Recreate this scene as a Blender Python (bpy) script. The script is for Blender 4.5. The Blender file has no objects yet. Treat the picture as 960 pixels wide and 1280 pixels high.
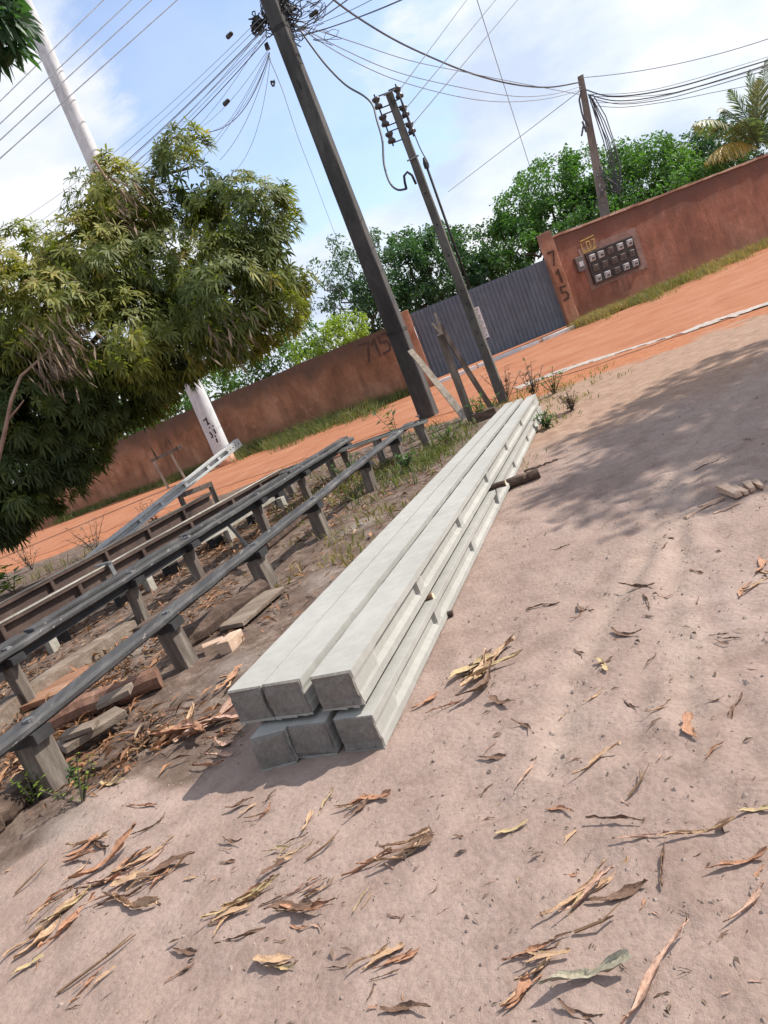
import bpy, math, random
from mathutils import Vector, noise, Matrix
rnd = random.Random(7)
SC = bpy.context.scene
COL = SC.collection
R = math.radians

# ------------------------------------------------------------------ survey: photo pixel (960x1280) -> point of the place
F = 960.0; TH = R(11); RO = R(22); EYE = 1.5
def ray(px, py):
    dx, dy = px-480, py-640
    a = dx*math.cos(RO)-dy*math.sin(RO); b = -dx*math.sin(RO)-dy*math.cos(RO)
    return a, F*math.cos(TH)+b*math.sin(TH), b*math.cos(TH)-F*math.sin(TH)
def G(px, py, z=0.0):
    x, y, w = ray(px, py); t = (z-EYE)/w
    return Vector((x*t, y*t, z))
def W(px, py, Y):
    x, y, w = ray(px, py); t = Y/y
    return Vector((x*t, Y, EYE+w*t))

# ------------------------------------------------------------------ materials
def new_mat(name):
    m = bpy.data.materials.new(name); m.use_nodes = True
    nt = m.node_tree; nt.nodes.clear()
    out = nt.nodes.new('ShaderNodeOutputMaterial'); b = nt.nodes.new('ShaderNodeBsdfPrincipled')
    nt.links.new(b.outputs[0], out.inputs[0])
    return m, nt, b, out
def N(nt, t, **kw):
    n = nt.nodes.new(t)
    for k, v in kw.items(): setattr(n, k, v)
    return n
def setin(n, **kw):
    for k, v in kw.items(): n.inputs[k].default_value = v
def rgba(c): return (c[0], c[1], c[2], 1)
def tex_noise(nt, vec, scale, detail=6, rough=.6, dist=0.0):
    n = N(nt, 'ShaderNodeTexNoise'); setin(n, Scale=scale, Detail=detail, Roughness=rough, Distortion=dist)
    if vec is not None: nt.links.new(vec, n.inputs['Vector'])
    return n.outputs['Fac']
def ramp(nt, fac, stops):
    r = N(nt, 'ShaderNodeValToRGB'); e = r.color_ramp.elements
    while len(e) < len(stops): e.new(.5)
    for i, (p, c) in enumerate(stops):
        e[i].position = p; e[i].color = rgba(c) if len(c) == 3 else c
    nt.links.new(fac, r.inputs[0]); return r.outputs[0]
def mix(nt, fac, a, b, mode='MIX'):
    m = N(nt, 'ShaderNodeMix', data_type='RGBA', blend_type=mode)
    if isinstance(fac, (int, float)): m.inputs[0].default_value = fac
    else: nt.links.new(fac, m.inputs[0])
    for s, i in ((a, 6), (b, 7)):
        if isinstance(s, tuple): m.inputs[i].default_value = rgba(s)
        else: nt.links.new(s, m.inputs[i])
    return m.outputs[2]
def math_n(nt, op, a, b=None, c=None, clamp=False):
    m = N(nt, 'ShaderNodeMath', operation=op, use_clamp=clamp)
    for i, s in enumerate((a, b, c)):
        if s is None: continue
        if isinstance(s, (int, float)): m.inputs[i].default_value = s
        else: nt.links.new(s, m.inputs[i])
    return m.outputs[0]
def maprange(nt, v, a, b, c=0, d=1):
    m = N(nt, 'ShaderNodeMapRange', interpolation_type='SMOOTHSTEP')
    nt.links.new(v, m.inputs[0])
    for i, s in enumerate((a, b, c, d)): m.inputs[i+1].default_value = s
    return m.outputs[0]
def bump(nt, b, h, strength=.4, dist=.02):
    n = N(nt, 'ShaderNodeBump'); setin(n, Strength=strength, Distance=dist)
    nt.links.new(h, n.inputs['Height']); nt.links.new(n.outputs[0], b.inputs['Normal'])
def coords(nt, scale=(1, 1, 1), rot=(0, 0, 0)):
    t = N(nt, 'ShaderNodeTexCoord'); mp = N(nt, 'ShaderNodeMapping')
    mp.inputs['Scale'].default_value = scale; mp.inputs['Rotation'].default_value = rot
    nt.links.new(t.outputs['Object'], mp.inputs[0]); return mp.outputs[0]

def worn(name, c1, c2, c3, scale=3.0, stretch=(1, 1, 1), rough=.85, bs=.4, bd=.01, spots=None, metallic=0, rot=(0, 0, 0), fc=.85):
    """mottled weathered surface: big tone changes, fine grain, optional specks"""
    m, nt, b, out = new_mat(name)
    v = coords(nt, stretch, rot)
    big = tex_noise(nt, v, scale, 5, .6, .4); fine = tex_noise(nt, v, scale*9, 6, .7)
    col = ramp(nt, big, [(.3, c1), (.52, c2), (.72, c3)])
    shade = ramp(nt, fine, [(.25, (.55, .55, .55)), (.6, (1, 1, 1)), (.85, (1.2, 1.2, 1.2))])
    col = mix(nt, fc, col, shade, 'MULTIPLY')
    if spots:
        s = tex_noise(nt, v, scale*4, 3, .5); s = maprange(nt, s, spots[1], spots[1]+.05)
        col = mix(nt, s, col, spots[0])
    nt.links.new(col, b.inputs['Base Color'])
    setin(b, Roughness=rough, Metallic=metallic)
    bump(nt, b, mix(nt, .5, big, fine), bs, bd)
    return m

M = {}
M['concrete_new'] = worn('pale_concrete', (0.306, 0.294, 0.266), (0.348, 0.337, 0.306), (0.385, 0.370, 0.341), 1.3, (1, 1, 1), .92, .2, .0015, ((.24, .235, .21), .69), fc=.38)
cm = M['concrete_new'].node_tree; bs_ = [n for n in cm.nodes if n.type == 'BSDF_PRINCIPLED'][0]; src = bs_.inputs['Base Color'].links[0].from_socket
vz = N(cm, 'ShaderNodeTexVoronoi'); setin(vz, Scale=34.0); cm.links.new(coords(cm), vz.inputs['Vector']); sz = tex_noise(cm, coords(cm), 9, 3, .6)
hole = math_n(cm, 'MULTIPLY', maprange(cm, vz.outputs['Distance'], .16, .09), maprange(cm, sz, .52, .60)); st_ = tex_noise(cm, coords(cm), 1.1, 6, .7, 1.5)
c_ = mix(cm, maprange(cm, st_, .58, .70, 0, .4), src, (.24, .22, .18)); c_ = mix(cm, math_n(cm, 'MULTIPLY', hole, .75), c_, (.10, .095, .085)); cm.links.new(c_, bs_.inputs['Base Color'])
M['concrete_end'] = worn('shade_darkened_end_concrete', (.135, .118, .103), (.19, .168, .148), (.25, .222, .197), 7, (1, 1, 1), .95, .4, .004, ((.09, .085, .08), .66))  # pole end faces: their shade is put into this darker concrete colour
M['concrete_old'] = worn('dark_weathered_concrete', (.036, .035, .035), (.066, .064, .062), (.13, .122, .112), 1.8, (1, 1, .35), .9, .5, .012, ((.03, .03, .03), .66))
M['concrete_mid'] = worn('grey_stained_concrete', (.06, .056, .05), (.115, .108, .096), (.19, .18, .16), 2.0, (1, 1, .4), .9, .5, .012, ((.05, .05, .045), .66))
M['pole_white'] = worn('whitish_concrete', (.50, .51, .52), (.62, .63, .64), (.70, .71, .71), 1.2, (1, 1, .3), .9, .25, .01)
M['pole_brown'] = worn('greyish_brown_pole', (.13, .11, .095), (.21, .18, .155), (.30, .26, .22), 2.0, (1, 1, .3), .9, .4, .01)
M['rail_grey'] = worn('weathered_slate_grey_timber', (.029, .027, .027), (.056, .053, .054), (.125, .118, .112), 2.5, (3, .35, 3), .75, .6, .008, ((.22, .20, .175), .66), 0, (0, 0, R(-22)))
M['rail_dark'] = worn('tarred_black_timber', (.012, .011, .012), (.025, .023, .024), (.05, .046, .046), 3, (1, 1, 1), .8, .4, .006)
M['rail_brown'] = worn('dark_brown_concrete', (.055, .033, .026), (.09, .056, .043), (.14, .095, .075), 2.2, (1, 1, 1), .85, .4, .008)
M['rail_pale'] = worn('pale_bleached_edge', (.30, .27, .22), (.42, .39, .33), (.52, .49, .43), 4, (1, 1, 1), .85, .4, .006)
M['post_wood'] = worn('grey_brown_post_timber', (.085, .065, .052), (.15, .12, .098), (.27, .23, .19), 5, (2.5, 2.5, .4), .9, .6, .01)
M['wood_old'] = worn('old_grey_timber', (.13, .095, .07), (.22, .165, .125), (.33, .26, .205), 4, (.5, 3, 3), .9, .7, .012)
M['wood_red'] = worn('reddish_board', (.20, .095, .055), (.31, .155, .09), (.42, .28, .20), 3, (.6, 2.5, 2.5), .9, .5, .008)
M['wood_log'] = worn('dark_bark', (.045, .028, .020), (.10, .062, .044), (.19, .13, .10), 5, (.5, 3, 3), .95, .8, .02)
M['wood_pale'] = worn('fresh_pale_wood', (.38, .25, .17), (.52, .36, .26), (.62, .46, .35), 6, (.5, 3, 3), .85, .5, .006)
M['wood_grey_pale'] = worn('bleached_stake_wood', (.20, .16, .125), (.33, .27, .21), (.45, .38, .30), 6, (2, 2, .4), .9, .5, .006)
M['stick'] = worn('brown_stick', (.13, .075, .04), (.22, .13, .07), (.32, .2, .12), 8, (1, 1, 1), .85, .5, .006)
M['cut_wood'] = worn('cut_wood_end', (.55, .42, .27), (.65, .52, .36), (.7, .58, .42), 20, (1, 1, 1), .85, .3, .003)
M['crossarm'] = worn('light_grey_concrete_arm', (.46, .46, .45), (.58, .58, .57), (.66, .66, .65), 4, (1, 1, 1), .85, .3, .005)
M['black'] = worn('black_rubber', (.012, .012, .013), (.02, .02, .021), (.03, .03, .032), 10, (1, 1, 1), .6, .2, .003)
M['wire'] = worn('cable_sheath', (.05, .053, .06), (.08, .083, .092), (.11, .113, .12), 3, (1, 1, 1), .6, .1, .002)
M['wire_pale'] = worn('bare_grey_cable', (.20, .22, .26), (.27, .29, .33), (.34, .36, .40), 3, (1, 1, 1), .6, .1, .002)
M['porcelain'] = worn('dark_glazed_porcelain', (.035, .03, .032), (.055, .045, .045), (.075, .065, .062), 8, (1, 1, 1), .3, .1, .002)
M['steel'] = worn('galvanised_steel', (.20, .20, .20), (.28, .28, .28), (.36, .36, .36), 9, (1, 1, 1), .55, .2, .002, None, .6)
M['gate'] = worn('slate_grey_sheet_metal', (.095, .115, .15), (.118, .14, .178), (.14, .165, .205), .8, (1, 1, .4), .55, .1, .004)
M['white_paint'] = worn('white_paint', (.68, .65, .62), (.78, .76, .74), (.84, .83, .81), 3, (1, 1, 1), .8, .2, .004)
M['black_paint'] = worn('faded_black_paint', (.022, .018, .016), (.035, .027, .023), (.06, .04, .03), 5, (1, 1, 1), .9, .2, .003)
M['faded_paint'] = worn('faded_brown_black_paint', (.06, .035, .026), (.095, .052, .038), (.15, .075, .052), 5, (1, 1, 1), .95, .2, .003)
M['grey_print'] = worn('grey_print', (.16, .17, .2), (.2, .21, .24), (.25, .26, .3), 9, (1, 1, 1), .8, .1, .002)
M['yellow_paint'] = worn('yellow_paint', (.36, .22, .06), (.45, .29, .08), (.5, .35, .14), 9, (1, 1, 1), .8, .1, .002)
M['meter_case'] = worn('dark_meter_casing', (.035, .027, .025), (.055, .042, .038), (.085, .065, .055), 6, (1, 1, 1), .7, .2, .003)
M['meter_white'] = worn('whitish_meter_cover', (.42, .40, .41), (.55, .53, .54), (.64, .62, .63), 8, (1, 1, 1), .5, .1, .002)
M['meter_dim'] = worn('dusty_meter_cover', (.10, .08, .075), (.15, .12, .11), (.2, .17, .16), 8, (1, 1, 1), .6, .1, .002)
M['bark'] = worn('grey_brown_bark', (.055, .042, .033), (.10, .08, .062), (.17, .14, .11), 4, (1, 1, .3), .95, .8, .03)
M['pole_stain'] = M['black_paint']

def plaster(name, c1, c2, c3, stain, top, depth):
    """rendered wall: patchy colour, rain stains hanging from the top and soil splash at the foot"""
    m, nt, b, out = new_mat(name)
    v = coords(nt); vs = coords(nt, (1, 1, .22))
    big = tex_noise(nt, v, .9, 6, .62, .5); fine = tex_noise(nt, v, 14, 6, .7); streak = tex_noise(nt, vs, 2.6, 6, .68, .3)
    col = ramp(nt, big, [(.34, c1), (.5, c2), (.64, c3)])
    col = mix(nt, .6, col, ramp(nt, fine, [(.25, (.6, .58, .56)), (.62, (1.05, 1.05, 1.05)), (.85, (1.25, 1.22, 1.2))]), 'MULTIPLY')
    col = mix(nt, .8, col, ramp(nt, streak, [(.3, (.5, .48, .47)), (.62, (1.15, 1.13, 1.12))]), 'MULTIPLY')
    pa = tex_noise(nt, v, 2.3, 9, .72, .8); col = mix(nt, maprange(nt, pa, .56, .63, 0, .5), col, c1); col = mix(nt, maprange(nt, pa, .41, .34, 0, .45), col, (c3[0]*1.15, c3[1]*1.25, c3[2]*1.35))
    t = N(nt, 'ShaderNodeTexCoord'); s = N(nt, 'ShaderNodeSeparateXYZ'); nt.links.new(t.outputs['Object'], s.inputs[0])
    zz = math_n(nt, 'ADD', s.outputs[2], math_n(nt, 'MULTIPLY', math_n(nt, 'SUBTRACT', streak, .5), depth*2.2))
    col = mix(nt, maprange(nt, zz, top-depth, top-.02, 0, .8), col, stain)
    foot = math_n(nt, 'ADD', s.outputs[2], math_n(nt, 'MULTIPLY', math_n(nt, 'SUBTRACT', big, .5), 1.4))
    col = mix(nt, maprange(nt, foot, .55, .05, 0, .7), col, (.33, .135, .075))
    nt.links.new(col, b.inputs['Base Color']); setin(b, Roughness=.95)
    bump(nt, b, mix(nt, .6, big, fine), .6, .02)
    return m
M['wall_left'] = plaster('stained_red_brown_plaster', (.21, .098, .052), (.32, .148, .08), (.42, .215, .13), (.075, .052, .04), 2.12, .9)
M['wall_right'] = plaster('red_earth_plaster', (.23, .088, .055), (.305, .12, .075), (.38, .17, .115), (.11, .06, .047), 2.7, .9)
M['pillar'] = plaster('orange_pillar_plaster', (.38, .17, .10), (.50, .25, .155), (.58, .34, .23), (.20, .11, .08), 2.9, .5)

def leaf_mat(name, ramp_stops, transl=.35, rough=.5):
    m, nt, b, out = new_mat(name)
    a = N(nt, 'ShaderNodeAttribute', attribute_name='tint')
    col = ramp(nt, a.outputs['Fac'], ramp_stops)
    v = coords(nt); f = tex_noise(nt, v, 9, 3, .6)
    col = mix(nt, .5, col, ramp(nt, f, [(.3, (.6, .65, .6)), (.7, (1.25, 1.2, 1.1))]), 'MULTIPLY')
    nt.links.new(col, b.inputs['Base Color']); setin(b, Roughness=rough)
    t = N(nt, 'ShaderNodeBsdfTranslucent'); nt.links.new(mix(nt, 1.0, col, (1.5, 1.6, .7), 'MULTIPLY'), t.inputs[0])
    ms = N(nt, 'ShaderNodeMixShader'); ms.inputs[0].default_value = transl
    nt.links.new(b.outputs[0], ms.inputs[1]); nt.links.new(t.outputs[0], ms.inputs[2]); nt.links.new(ms.outputs[0], out.inputs[0])
    return m
M['leaf_mango'] = leaf_mat('mango_leaves', [(0, (.03, .048, .012)), (.35, (.085, .12, .026)), (.6, (.18, .20, .042)), (.8, (.31, .29, .06)), (1, (.36, .26, .11))], .38, .62)
M['leaf_green'] = leaf_mat('fresh_green_leaves', [(0, (.03, .075, .02)), (.5, (.065, .155, .036)), (1, (.12, .23, .055))], .42, .5)
M['leaf_deep'] = leaf_mat('deep_green_leaves', [(0, (.022, .058, .026)), (.5, (.045, .11, .042)), (1, (.08, .165, .055))], .4, .5)
M['leaf_pale'] = leaf_mat('pale_blue_green_leaves', [(0, (.05, .10, .07)), (.5, (.075, .15, .095)), (1, (.12, .20, .12))], .35, .5)
M['leaf_lime'] = leaf_mat('lime_green_leaves', [(0, (.10, .17, .02)), (.5, (.19, .28, .035)), (1, (.28, .35, .06))], .4, .5)
M['leaf_palm'] = leaf_mat('palm_leaflets', [(0, (.06, .10, .045)), (.5, (.11, .16, .085)), (.7, (.15, .19, .105)), (.85, (.27, .26, .13)), (1, (.48, .36, .11))], .3, .45)
M['leaf_dead'] = leaf_mat('dead_brown_leaves', [(0, (.09, .06, .045)), (.5, (.17, .115, .085)), (1, (.26, .19, .14))], .15, .8)
M['grass'] = leaf_mat('verge_grass', [(0, (.06, .09, .025)), (.45, (.13, .15, .045)), (.75, (.27, .21, .09)), (1, (.40, .28, .14))], .3, .7)
M['litter'] = leaf_mat('fallen_leaf_litter', [(0, (.045, .027, .02)), (.3, (.12, .066, .04)), (.6, (.29, .135, .07)), (.85, (.40, .22, .12)), (1, (.40, .29, .19))], .1, .85)
M['bits'] = leaf_mat('dark_scraps', [(0, (.06, .04, .03)), (.6, (.15, .1, .075)), (1, (.34, .24, .17))], .05, .9)

def husk(name, c1, c2, c3):
    m, nt, b, out = new_mat(name)
    v = coords(nt, (5, 60, 5)); f = tex_noise(nt, v, 1.5, 5, .65); g = tex_noise(nt, coords(nt), 28, 4, .6)
    col = ramp(nt, f, [(.3, c1), (.5, c2), (.7, c3)])
    col = mix(nt, .7, col, ramp(nt, g, [(.3, (.5, .45, .42)), (.55, (1, 1, 1)), (.8, (1.2, 1.15, 1.1))]), 'MULTIPLY')
    nt.links.new(col, b.inputs['Base Color']); setin(b, Roughness=.75); bump(nt, b, f, .5, .003)
    return m
def bright(k, *cs): return [tuple(min(.8, x*k) for x in c) for c in cs]
HUSK = {'tan': husk('tan_dry_leaf', *bright(1.22, (.25, .15, .085), (.36, .23, .135), (.45, .31, .20))),
        'orange': husk('orange_brown_dry_leaf', *bright(1.22, (.20, .09, .052), (.30, .15, .085), (.40, .225, .135))),
        'brown': husk('dark_brown_dry_leaf', (.085, .045, .027), (.15, .082, .05), (.26, .155, .10)),
        'straw': husk('straw_yellow_dry_leaf', (.33, .235, .115), (.45, .335, .175), (.53, .41, .24)),
        'pink': husk('pinkish_dry_leaf', *bright(1.22, (.29, .17, .12), (.39, .245, .18), (.47, .325, .25))),
        'grey': husk('pale_grey_dry_leaf', (.22, .20, .14), (.31, .28, .20), (.39, .355, .265))}

# ------------------------------------------------------------------ mesh builder
class MB:
    def __init__(s): s.v = []; s.f = []; s.t = []
    def add(s, vs, fs, tint=None):
        o = len(s.v); s.v += [tuple(p) for p in vs]; s.f += [tuple(i+o for i in f) for f in fs]
        s.t += [0.5 if tint is None else tint]*len(fs)
    def hexa(s, p): s.add(p, [(3, 2, 1, 0), (4, 5, 6, 7), (0, 1, 5, 4), (1, 2, 6, 5), (2, 3, 7, 6), (3, 0, 4, 7)])
    def bar(s, a, b, w, h, up=(0, 0, 1), w2=None, h2=None, jit=0.0):
        """rectangular bar from a to b (axis ends); w across, h along up"""
        a = Vector(a); b = Vector(b); d = (b-a).normalized(); sd = d.cross(Vector(up))
        if sd.length < 1e-4: sd = d.cross(Vector((1, 0, 0)))
        sd.normalize(); u = sd.cross(d).normalized(); w2 = w if w2 is None else w2; h2 = h if h2 is None else h2
        n = max(1, int((b-a).length/.35)) if jit else 1
        rings = []
        for i in range(n+1):
            k = i/n; c = a.lerp(b, k); ww = (w+(w2-w)*k)/2; hh = (h+(h2-h)*k)/2
            j = lambda: Vector((rnd.uniform(-jit, jit), rnd.uniform(-jit, jit), rnd.uniform(-jit, jit)))
            rings.append([c-sd*ww-u*hh+j(), c+sd*ww-u*hh+j(), c+sd*ww+u*hh+j(), c-sd*ww+u*hh+j()])
        s.loft(rings)
    def loft(s, rings, cap=True, tint=None):
        n = len(rings[0]); vs = [p for r in rings for p in r]; fs = []
        for i in range(len(rings)-1):
            for k in range(n):
                a = i*n+k; b = i*n+(k+1) % n
                fs.append((a, b, b+n, a+n))
        if cap: fs.append(tuple(range(n-1, -1, -1))); fs.append(tuple(range((len(rings)-1)*n, len(rings)*n)))
        s.add(vs, fs, tint)
    def tube(s, pts, r, n=6, cap=True, tint=None):
        pts = [Vector(p) for p in pts]; rings = []; prev = None
        for i, p in enumerate(pts):
            d = (pts[min(i+1, len(pts)-1)]-pts[max(i-1, 0)]).normalized()
            ref = prev if prev is not None else (Vector((0, 0, 1)) if abs(d.z) < .9 else Vector((1, 0, 0)))
            x = (ref-d*ref.dot(d)); x.normalize(); y = d.cross(x); prev = x
            rr = r[i] if isinstance(r, (list, tuple)) else r
            rings.append([p+(x*math.cos(2*math.pi*k/n)+y*math.sin(2*math.pi*k/n))*rr for k in range(n)])
        s.loft(rings, cap, tint)
    def leaf(s, base, d, side, L, wd, droop, tint):
        """four-sided pointed leaf bent downwards over its length"""
        d = d.normalized(); side = side.normalized(); z = Vector((0, 0, -1))
        m = base+d*L*.5+z*droop*L*.2; t = base+d*L*.92+z*droop*L*.75
        s.add([base, m-side*wd*.5, t, m+side*wd*.5], [(0, 1, 2, 3)], tint)
    def build(s, name, mat, parent=None, origin=None, smooth=False, bevel=0):
        o0 = Vector(origin) if origin is not None else (parent.location if parent and parent.type == 'EMPTY' else Vector((0, 0, 0)))
        if parent and parent.type != 'EMPTY' and parent.parent: o0 = parent.parent.location
        me = bpy.data.meshes.new(name)
        me.from_pydata([(p[0]-o0.x, p[1]-o0.y, p[2]-o0.z) for p in s.v], [], s.f)
        at = me.attributes.new('tint', 'FLOAT', 'FACE'); at.data.foreach_set('value', s.t)
        me.materials.append(mat)
        if smooth: me.polygons.foreach_set('use_smooth', [True]*len(me.polygons))
        me.update()
        o = bpy.data.objects.new(name, me); COL.objects.link(o)
        if parent: o.parent = parent
        else: o.location = o0
        if bevel:
            b = o.modifiers.new('edge', 'BEVEL'); b.width = bevel; b.segments = 2; b.limit_method = 'ANGLE'; b.angle_limit = R(40)
        return o

def tag(o, label=None, cat=None, group=None, kind=None):
    if label: o['label'] = label
    if cat: o['category'] = cat
    if group: o['group'] = group
    if kind: o['kind'] = kind
    return o
def thing(name, label, cat, loc, group=None):
    o = bpy.data.objects.new(name, None); COL.objects.link(o); o.location = Vector(loc); o.empty_display_size = .2
    return tag(o, label, cat, group)

def smooth(a, b, x):
    t = min(1, max(0, (x-a)/(b-a))); return t*t*(3-2*t)
def seg_d(p, a, b):
    ax, ay = a; bx, by = b; dx, dy = bx-ax, by-ay
    t = max(0, min(1, ((p[0]-ax)*dx+(p[1]-ay)*dy)/(dx*dx+dy*dy)))
    return math.hypot(p[0]-ax-t*dx, p[1]-ay-t*dy)
def interp(x, pts):
    if x <= pts[0][0]: return pts[0][1]
    for (a, b), (c, d) in zip(pts, pts[1:]):
        if x <= c: return b+(d-b)*(x-a)/(c-a)
    return pts[-1][1]
def poly(*px): return [tuple(G(*p)[:2]) for p in px]

# ------------------------------------------------------------------ ground
ROAD_NEAR = [(-60, 40), (-25, 25.5), (-9.8, 20.0), (-6.8, 18.9), (-4.9, 18.3), (-2.8, 17.6), (-.8, 16.3), (.9, 15.3), (1.8, 14.4), (3.2, 13.1), (6.6, 11.5), (14, 8.2), (40, -3)]
ROAD_FAR = [(-60, 62), (-25, 39), (-10.5, 29.2), (-4.2, 24.6), (0.5, 21.9), (2.7, 22.9), (7.6, 23.2), (9, 22.6), (15.6, 24.2), (40, 31)]
RUTS = [poly((975, 428), (905, 500), (858, 560), (835, 610), (812, 690), (760, 760), (715, 850), (690, 960)),
        poly((985, 450), (920, 512), (875, 570), (848, 640), (845, 720), (850, 800), (862, 880), (870, 900)),
        poly((845, 660), (838, 740), (812, 830), (790, 940)), poly((858, 680), (880, 760), (915, 860), (940, 960))]
PILE_D = Vector((.369, .929, 0))
def left_of_pile(x, y):                                # + = towards the rails
    return -((x+.98)*.929-(y-3.4)*.369)
ASH = [(-1.85, 3.45, .45), (-1.25, 4.7, .5), (-.75, 6.0, .6), (-.3, 7.5, .5), (-2.3, 6.2, .5)]
def relief(x, y):
    d = math.hypot(x, y)
    h = .016*noise.noise((x*.9, y*.9, 3))+.010*noise.noise((x*3.1, y*3.1, 7))
    if d < 9:
        h += .012*noise.noise((x*8, y*8, 1))+.007*noise.noise((x*19, y*19, 5))
        h -= .05*max(0, noise.noise((x*4.2, y*4.2, 11))-.3)
        h += .012*max(0, noise.noise((x*7.0, y*4.0, 31))-.3)
        if x > -.5:
            for r in RUTS:
                dd = min(seg_d((x, y), a, b) for a, b in zip(r, r[1:]))
                if dd < .3: h += .004*math.sin(70*(y+.4*x))*math.exp(-(dd/.05)**2)+-.011*math.exp(-(dd/.04)**2)+.008*math.exp(-((dd-.10)/.045)**2)
    h *= 1-.75*smooth(9, 13, d)
    for ax, ay, ar in ASH:
        q = math.hypot(x-ax, y-ay)/ar
        if q < 1.6: h += .035*math.exp(-q*q*2.5)
    return h
def steps(a, b, s):
    n = int(round((b-a)/s)); return [a+(b-a)*i/n for i in range(n)]
xs = [-900, -400, -180, -90]+steps(-60, -22, 2)+steps(-22, -6, .45)+steps(-6, -2.2, .11)+steps(-2.2, 3.4, .04)+steps(3.4, 8, .12)+steps(8, 22, .5)+steps(22, 60, 3)+[60, 120, 250, 500, 900]
ys = [-300, -80, -20, -6, -2]+steps(-.8, .9, .3)+steps(.9, 5.6, .04)+steps(5.6, 10, .09)+steps(10, 22, .2)+steps(22, 36, .5)+steps(36, 80, 4)+[80, 150, 300, 600, 1200]
gv = []; zone = []; track = []
for y in ys:
    for x in xs:
        far = max(abs(x), abs(y)) > 60
        gv.append((x, y, 0 if far else relief(x, y)))
        n1 = noise.noise((x*.8, y*.8, 20)); n2 = noise.noise((x*2.6, y*2.6, 30))
        L = left_of_pile(x, y)
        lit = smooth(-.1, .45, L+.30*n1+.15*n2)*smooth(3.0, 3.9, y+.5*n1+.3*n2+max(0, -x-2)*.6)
        rd = y-interp(x, ROAD_NEAR)
        org = smooth(-2.6, -.2, rd+.9*n1+.6*n2)
        tan = smooth(6.5, 9.5, y+.7*n1+.5*n2+x*.25)
        ash = 0
        for ax, ay, ar in ASH: ash = max(ash, math.exp(-(math.hypot(x-ax, y-ay)/ar)**2*2)*(.7+.5*n2))
        tk = 0
        if .2 < y < 9 and -.5 < x < 6:
            for r in RUTS[:2]: tk = max(tk, math.exp(-(min(seg_d((x, y), a, b) for a, b in zip(r, r[1:]))/.085)**2))
        track.append(tk*(.75+.5*n2)); zone.append((max(0, min(1, lit)), org, tan, max(0, min(1, ash))))
nx = len(xs)
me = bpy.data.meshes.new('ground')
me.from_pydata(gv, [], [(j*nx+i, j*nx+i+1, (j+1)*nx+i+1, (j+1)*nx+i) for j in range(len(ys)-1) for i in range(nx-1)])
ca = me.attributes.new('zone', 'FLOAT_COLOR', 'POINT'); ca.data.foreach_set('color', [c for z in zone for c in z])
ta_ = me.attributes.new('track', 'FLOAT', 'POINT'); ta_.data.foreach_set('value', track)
me.polygons.foreach_set('use_smooth', [True]*len(me.polygons))
m, nt, b, out = new_mat('sandy_ground')
a = N(nt, 'ShaderNodeAttribute', attribute_name='zone'); sp = N(nt, 'ShaderNodeSeparateColor'); nt.links.new(a.outputs['Color'], sp.inputs[0])
v = coords(nt)
n1 = tex_noise(nt, v, 1.1, 6, .6, .6); n2 = tex_noise(nt, v, 7, 7, .65); n3 = tex_noise(nt, v, 60, 5, .7); n4 = tex_noise(nt, v, 220, 3, .6)
sand = ramp(nt, n1, [(.28, (0.246, 0.175, 0.147)), (.5, (0.293, 0.214, 0.179)), (.72, (0.328, 0.246, 0.211))])
tan_c = ramp(nt, n2, [(.3, (0.248, 0.155, 0.108)), (.55, (0.320, 0.212, 0.154)), (.75, (0.368, 0.259, 0.196))])
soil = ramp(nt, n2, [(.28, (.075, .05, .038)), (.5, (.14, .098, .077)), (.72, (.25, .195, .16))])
orange = ramp(nt, n2, [(.3, (.30, .112, .055)), (.55, (.37, .15, .075)), (.75, (.40, .21, .13))])
def soft(ch, lo=.35, hi=.65): return maprange(nt, math_n(nt, 'ADD', ch, math_n(nt, 'MULTIPLY', math_n(nt, 'SUBTRACT', n2, .5), .5)), lo, hi)
col = mix(nt, soft(sp.outputs[2], .1, .9), sand, tan_c)
at_ = N(nt, 'ShaderNodeAttribute', attribute_name='track'); col = mix(nt, math_n(nt, 'MULTIPLY', at_.outputs['Fac'], .7), col, (.36, .275, .225))
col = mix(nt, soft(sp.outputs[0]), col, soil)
col = mix(nt, soft(sp.outputs[1]), col, orange)
col = mix(nt, maprange(nt, a.outputs['Alpha'], .3, .9, 0, .6), col, (.27, .235, .205))
col = mix(nt, .75, col, ramp(nt, n3, [(.28, (.74, .72, .70)), (.5, (1, 1, 1)), (.75, (1.1, 1.1, 1.1))]), 'MULTIPLY')
mid = tex_noise(nt, v, 4.5, 5, .62, 1.2); col = mix(nt, .8, col, ramp(nt, mid, [(.32, (.80, .77, .75)), (.5, (1, 1, 1)), (.68, (1.1, 1.1, 1.1))]), 'MULTIPLY')
dk = tex_noise(nt, v, 34, 4, .75); col = mix(nt, maprange(nt, dk, .64, .72, 0, .35), col, (.16, .105, .08))
nt.links.new(col, b.inputs['Base Color']); setin(b, Roughness=.97)
b.inputs['Specular IOR Level'].default_value = .15
vg = N(nt, 'ShaderNodeTexVoronoi'); setin(vg, Scale=38.0); nt.links.new(v, vg.inputs['Vector'])
hh = math_n(nt, 'ADD', math_n(nt, 'ADD', n2, math_n(nt, 'MULTIPLY', vg.outputs['Distance'], -.35)), math_n(nt, 'ADD', math_n(nt, 'MULTIPLY', n3, .5), math_n(nt, 'MULTIPLY', n4, .2)))
bump(nt, b, hh, .55, .02)
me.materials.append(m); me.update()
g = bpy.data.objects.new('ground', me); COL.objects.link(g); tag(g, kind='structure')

def gz(p, dz=0.0): return Vector((p[0], p[1], relief(p[0], p[1])+dz))

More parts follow.
